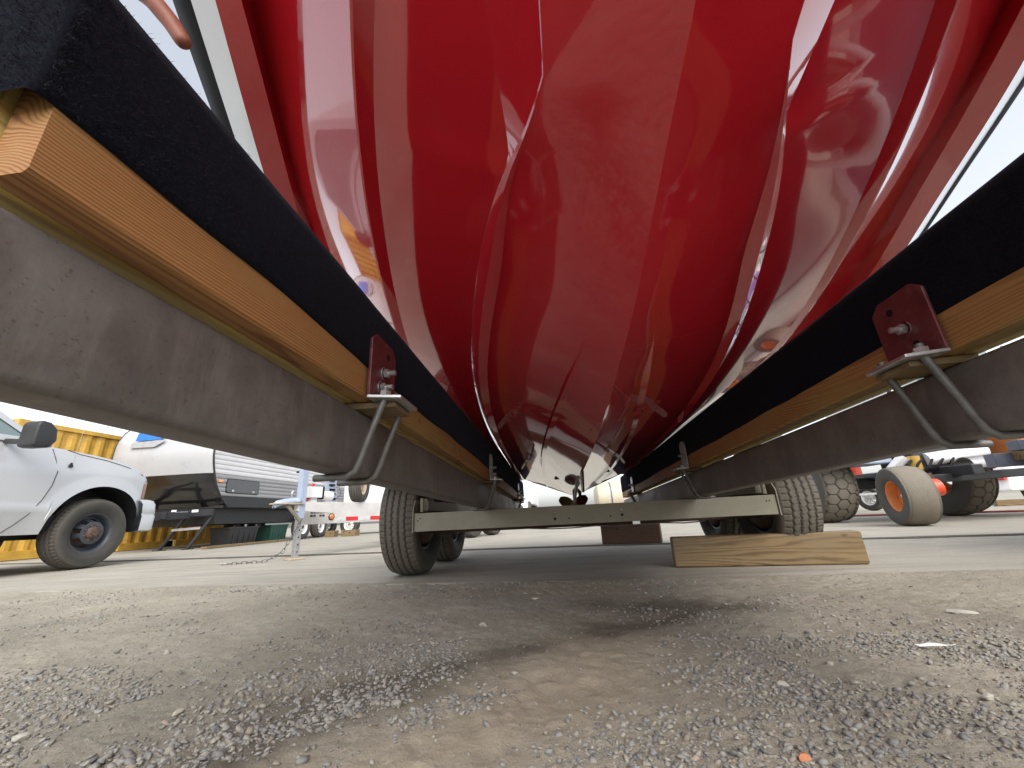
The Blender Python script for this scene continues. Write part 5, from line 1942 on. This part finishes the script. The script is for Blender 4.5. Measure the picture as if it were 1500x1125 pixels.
obj("wheel_hub_plate", MB().tube([(4.34, 5.42, 0.40), (4.50, 5.40, 0.42)], 0.10, 16), M["redor"], mc, smooth=True, angle=40)
mb = MB().tube([(5.0, 6.05, 0.79), (5.75, 6.05, 0.86)], 0.085, 20)
obj("white_cylinder", mb, M["white_paint"], mc, smooth=True, angle=40)
mb = MB().tube([(4.72, 6.0, 0.84), (4.62, 6.1, 0.72), (4.74, 6.1, 0.66)], 0.075, 16)
obj("exhaust_pipe", mb, M["white_paint"], mc, smooth=True, angle=40)
mb = MB().tube([(4.80, 5.98, 0.66), (4.80, 5.98, 0.84)], 0.07, 18)
obj("oil_filter", mb, M["yellow_part"], mc, smooth=True, angle=40)
rows = []
for k in range(13):
    a = R(200 - 15 * k)
    rows.append([(5.15 + 0.02 * k * 0, 5.72 + 0.13 * math.cos(a), 0.66 + 0.11 * math.sin(a)), (5.62, 5.74 + 0.13 * math.cos(a), 0.68 + 0.11 * math.sin(a))])
o = obj("heat_shield", MB().grid(rows), M["steel"], mc, smooth=True)
obj("engine_block", MB().box((5.35, 6.35, 0.85), (1.0, 0.6, 0.45)), M["black_steel"], mc, bevel=0.03)
obj("engine_cover", MB().box((4.35, 6.5, 0.97), (0.8, 0.5, 0.36)), M["blue_pale"], mc, bevel=0.02)
for k in range(5):
    obj("hydraulic_hose", MB().tube([(4.55 + 0.12 * k, 5.9, 0.60), (4.60 + 0.13 * k, 5.84, 0.70 + 0.03 * (k % 2)), (4.72 + 0.13 * k, 5.92, 0.78), (4.80 + 0.12 * k, 6.05, 0.72)], 0.014, 8), M["rubber"], mc, smooth=True)
obj("counterweight", MB().box((6.9, 6.3, 0.95), (1.7, 0.9, 0.5)), M["orange"], mc, bevel=0.05)
obj("side_panel", MB().box((4.7, 6.95, 1.18), (0.8, 0.05, 0.5)), M["redor"], mc, bevel=0.01)

obj("added_body", MB().box((6.3, 7.0, 1.95), (2.6, 1.5, 1.25)), M["white_paint"], mc, bevel=0.05, seg=3)  # unseen upper body, panel and rails, added for their reflection in the hull
for k in range(3):
    obj("added_window", MB().box((5.35 + 0.85 * k, 6.245, 2.12), (0.62, 0.02, 0.55)), M["glass"], mc, bevel=0.02)
obj("added_purple_panel", MB().box((5.9, 6.24, 1.55), (1.5, 0.02, 0.28)), M["purple"], mc)
obj("added_beacon", MB().lathe([(0, 0.09), (0.12, 0.08), (0.15, 0.001)], 16, 'z'), M["amber"], mc, smooth=True, world=False).location = (1.2, 0.7, 2.58)
for k in range(4):
    obj("added_rail", MB().tube([(4.9, 6.15 - 0.05, 1.2 + 0.28 * k), (7.7, 6.1, 1.2 + 0.28 * k)], 0.022, 8), M["rubber"], mc, smooth=True)
for k in range(5):
    obj("added_post", MB().tube([(4.9 + 0.7 * k, 6.1, 0.75), (4.9 + 0.7 * k, 6.1, 2.1)], 0.025, 8), M["rubber"], mc, smooth=True)

# second machine behind, with the orange panel and pale blue frame
m2 = thing("utility_trailer", "two wheeled utility trailer with red orange box and pale blue frame", "trailer", (7.9, 12.0, 0.0))
for x, y in ((7.80, 12.5), (8.45, 12.25)):
    wheel(m2, (x, y, 0.33), "small", "small", "small", R(200))
obj("fender", MB().box((7.85, 12.2, 0.74), (0.5, 0.6, 0.12)), M["galv"], m2, bevel=0.05, seg=4)
obj("orange_box", MB().tube([(6.05, 9.2, 0.76), (6.05, 9.2, 1.30)], 0.24, 24), M["redor"], m2, smooth=True, angle=40)
obj("frame_rail", MB().bar((5.8, 9.0, 0.74), (7.6, 9.3, 0.86), 0.06, 0.08), M["blue_pale"], m2, bevel=0.004)
obj("frame_rail", MB().bar((7.0, 9.2, 0.84), (7.3, 9.3, 1.6), 0.08, 0.08), M["blue_pale"], m2, bevel=0.004)
obj("frame_rail", MB().bar((6.0, 9.1, 0.70), (8.2, 12.3, 0.62), 0.10, 0.12), M["black_steel"], m2, bevel=0.004)
obj("mesh_panel", MB().box((7.8, 9.6, 1.25), (1.4, 0.05, 0.7)), M["blue_pale"], m2)
obj("yellow_strut", MB().bar((6.35, 9.3, 0.62), (7.3, 11.2, 0.42), 0.06, 0.05), M["yellow_part"], m2)
obj("axle_bar", MB().bar((7.2, 11.4, 0.42), (8.9, 12.2, 0.44), 0.05, 0.05), M["zinc"], m2)

# near trailer frame at the right edge: dark tube over a plank
nt = thing("flat_deck_trailer", "dark blue grey steel trailer frame with wooden plank at right edge", "trailer", (4.2, 3.3, 0.0))
obj("side_tube", MB().bar((3.46, 3.42, 0.66), (8.9, 2.73, 0.71), 0.10, 0.075), M["blue_grey"], nt, bevel=0.004)
obj("plank", MB().bar((3.47, 3.44, 0.585), (8.9, 2.75, 0.635), 0.13, 0.065), M["timber"], nt, bevel=0.004)
obj("lower_tube", MB().bar((3.36, 3.52, 0.565), (3.66, 3.48, 0.565), 0.09, 0.10), M["blue_grey"], nt, bevel=0.004)
obj("plank", MB().bar((3.62, 3.50, 0.525), (8.9, 2.83, 0.57), 0.13, 0.05), M["timber"], nt, bevel=0.004)
obj("white_rail", MB().bar((3.8, 3.6, 0.475), (8.9, 2.98, 0.50), 0.05, 0.05), M["white_frame"], nt, bevel=0.004)
for x in (7.2, 8.0):
    wheel(nt, (x, 2.7, 0.33), "small", "small", "small", R(-95))
obj("deck", MB().box((7.3, 3.95, 0.74), (2.8, 1.6, 0.05)), M["timber_dark"], nt)
# the trailer's long dark body runs forward beside the boat; the hull mirrors its side and wheels
obj("side_body", MB().box((4.05, -0.15, 0.86), (1.9, 5.9, 0.66)), M["blue_grey"], nt, bevel=0.03)
obj("body_rail", MB().box((3.08, -0.15, 0.52), (0.06, 5.9, 0.05)), M["white_frame"], nt, bevel=0.004)
obj("body_rail", MB().box((3.08, -0.15, 1.21), (0.06, 5.9, 0.05)), M["white_frame"], nt, bevel=0.004)
for k in range(7):
    obj("body_stake", MB().box((3.085, -2.9 + 0.92 * k, 0.86), (0.04, 0.06, 0.64)), M["black_steel"], nt, bevel=0.004)
for y in (0.55, 1.45):
    wheel(nt, (3.02, y, 0.33), "small", "small", "small", math.pi)
    obj("mudguard", MB().tube([(2.99, y + 0.42 * math.cos(R(a)), 0.33 + 0.42 * math.sin(R(a))) for a in range(0, 181, 15)], 0.03, 8), M["white_frame"], nt, smooth=True)
for x in (7.2, 8.0):
    wheel(nt, (x, 4.9, 0.33), "small", "small", None, R(85))

# far white car with red tail lamp
car = thing("parked_car", "far white hatchback with red tail lamp at right edge", "car", (12.4, 12.2, 0.0))
mb = MB()
prof = [(0, 0.32), (0.05, 0.62), (0.12, 0.95), (0.35, 1.05), (0.75, 1.50), (2.3, 1.52), (3.1, 1.05), (4.1, 0.92), (4.25, 0.6), (4.2, 0.32)]
mb.prism([(11.05 + a * 0.95, 11.3 + a * 0.35, z) for a, z in prof], (-0.6, 1.6, 0))
obj("body", mb, M["white_paint"], car, bevel=0.06, seg=3)
mb = MB().prism([(11.05 + a * 0.95 + 0.004, 11.3 + a * 0.35 - 0.012, z) for a, z in [(0.50, 1.08), (0.82, 1.44), (2.2, 1.46), (2.85, 1.08)]], (0.0, 0.01, 0))
obj("side_window", mb, M["glass"], car)
obj("tail_lamp", MB().box((11.0, 11.5, 0.70), (0.10, 0.35, 0.22)), M["red_lens"], car, bevel=0.02)
for a in (0.8, 3.3):
    wheel(car, (11.05 + a * 0.95 + 0.03, 11.3 + a * 0.35 + 0.08, 0.33), "small", "small", None, R(-70))
o = obj("wood_block", MB().box((0, 0, 0.07), (0.55, 0.2, 0.14)), M["timber"], None, bevel=0.006)
o.location = (10.45, 10.85, 0.001)
o.rotation_euler = (0, 0, R(-25))
tag(o, "tan wood block on concrete below the far white hatchback", "wood block")
o = obj("air_hose", MB().tube([(4.6, 9.3, 0.02), (5.6, 9.0, 0.02), (6.4, 8.5, 0.02), (7.4, 7.55, 0.02), (9.0, 6.9, 0.02), (11, 6.6, 0.02)], 0.016, 8), M["hose"], None, smooth=True)
tag(o, "thin red hose lying across the concrete behind the machine", "hose")

# ------------------------------------------------------------------ things seen through the gap under the stern
van = thing("box_truck", "white box truck far behind the boat's stern", "truck", (-0.8, 15.0, 0.0))
obj("cargo_box", MB().box((-2.0, 17.0, 1.75), (2.3, 4.6, 2.1)), M["white_paint"], van, bevel=0.04)
obj("chassis", MB().box((-2.0, 16.6, 0.62), (1.2, 6.0, 0.16)), M["black_steel"], van)
mb = MB()
mb.prism([(-3.05, 13.3, 0.5), (-3.05, 13.25, 1.15), (-3.05, 13.9, 1.30), (-3.05, 14.35, 2.05), (-3.05, 14.7, 2.05), (-3.05, 14.7, 0.5)], (2.1, 0, 0))
obj("cab", mb, M["white_paint"], van, bevel=0.06, seg=3)
obj("windshield", MB().prism([(-2.9, 13.93, 1.36), (-1.1, 13.93, 1.36), (-1.2, 14.33, 2.0), (-2.8, 14.33, 2.0)], (0, -0.02, 0.01)), M["glass"], van)
for x, rz in ((-0.95, 0.0), (-3.0, math.pi)):
    for y in (13.95, 17.6):
        wheel(van, (x - 0.05, y, 0.393), "truck", "truck", None, rz)
tk = thing("water_tank", "beige horizontal tank on skids far behind the boat", "tank", (1.9, 12.0, 0.0))
mb = MB().lathe([(-0.95, 0.001), (-0.93, 0.22), (-0.85, 0.36), (-0.70, 0.40), (0.70, 0.40), (0.85, 0.36), (0.93, 0.22), (0.95, 0.001)], 28, 'x')
mb.v = [(v[0] + 2.0, v[1] + 12.0, v[2] + 0.72) for v in mb.v]
obj("vessel", mb, M["beige"], tk, smooth=True, angle=40)
for x in (1.45, 2.55):
    obj("skid", MB().box((x, 12.0, 0.20), (0.12, 0.8, 0.38)), M["black_steel"], tk)
for x in (1.5, 2.0, 2.5):
    mb = MB().lathe([(-0.02, 0.405), (0.02, 0.405)], 28, 'x')
    mb.v = [(v[0] + x, v[1] + 12.0, v[2] + 0.72) for v in mb.v]
    obj("strap", mb, M["blue_grey"], tk)

# ------------------------------------------------------------------ hand resting on the left bunk
person = thing("person", "hand of a person resting over the top of the left bunk, one finger showing", "person", (-0.47, 0.20, 0.86))


import bmesh as _bm


def ensure_skin(me):
    bm = _bm.new()
    bm.from_mesh(me)
    bm.verts.layers.skin.verify()
    bm.to_mesh(me)
    bm.free()


def limb(name, chains, mat, parent):
    vs, es, rs, index = [], [], [], {}
    for ch in chains:
        prev = None
        for p, r_ in ch:
            key = (round(p[0], 4), round(p[1], 4), round(p[2], 4))
            if key not in index:
                index[key] = len(vs)
                vs.append(p)
                rs.append(r_)
            if prev is not None:
                es.append((prev, index[key]))
            prev = index[key]
    off_ = root_of(parent).location
    me = bpy.data.meshes.new(name)
    me.from_pydata([(p[0] - off_.x, p[1] - off_.y, p[2] - off_.z) for p in vs], es, [])
    ensure_skin(me)
    for i, r_ in enumerate(rs):
        me.skin_vertices[0].data[i].radius = (r_, r_)
        me.skin_vertices[0].data[i].use_root = (i == 0)
    o = link(name, me, mat, parent)
    sk = o.modifiers.new("skin", 'SKIN')
    sk.use_smooth_shade = True
    sb = o.modifiers.new("sub", 'SUBSURF')
    sb.levels = 2
    sb.render_levels = 2
    return o


wr = (-0.600, 0.150, 0.985)
pk = [(-0.470, 0.235, 0.965), (-0.478, 0.212, 0.972), (-0.488, 0.188, 0.972), (-0.500, 0.166, 0.966)]
pm = (-0.535, 0.188, 0.985)
fing = [
    [(-0.428, 0.258, 0.940), (-0.402, 0.270, 0.905), (-0.386, 0.278, 0.876)],
    [(-0.455, 0.205, 0.945), (-0.450, 0.200, 0.905), (-0.462, 0.198, 0.875)],
    [(-0.470, 0.182, 0.942), (-0.466, 0.178, 0.904), (-0.476, 0.178, 0.876)],
    [(-0.488, 0.160, 0.940), (-0.484, 0.154, 0.908), (-0.492, 0.154, 0.884)],
]
chains = [[((-0.82, 0.06, 1.06), 0.040), ((-0.70, 0.11, 1.02), 0.035), (wr, 0.027), (pm, 0.028)]]
for k, f_ in enumerate(fing):
    chains.append([(pm, 0.028), (pk[k], 0.0125)] + [(q, r_) for q, r_ in zip(f_, (0.0112, 0.0102, 0.0092))])
chains.append([(wr, 0.027), ((-0.552, 0.222, 0.960), 0.014), ((-0.515, 0.262, 0.930), 0.0115), ((-0.490, 0.285, 0.905), 0.009)])
limb("hand", chains, M["skin"], person)
mb = MB().tube([(-0.72, 0.10, 1.028), (-0.86, 0.05, 1.08), (-1.05, -0.03, 1.16), (-1.2, -0.1, 1.25)], [0.050, 0.058, 0.066, 0.07], 18)
obj("sleeve", mb, M["dark_plastic"], person, smooth=True)
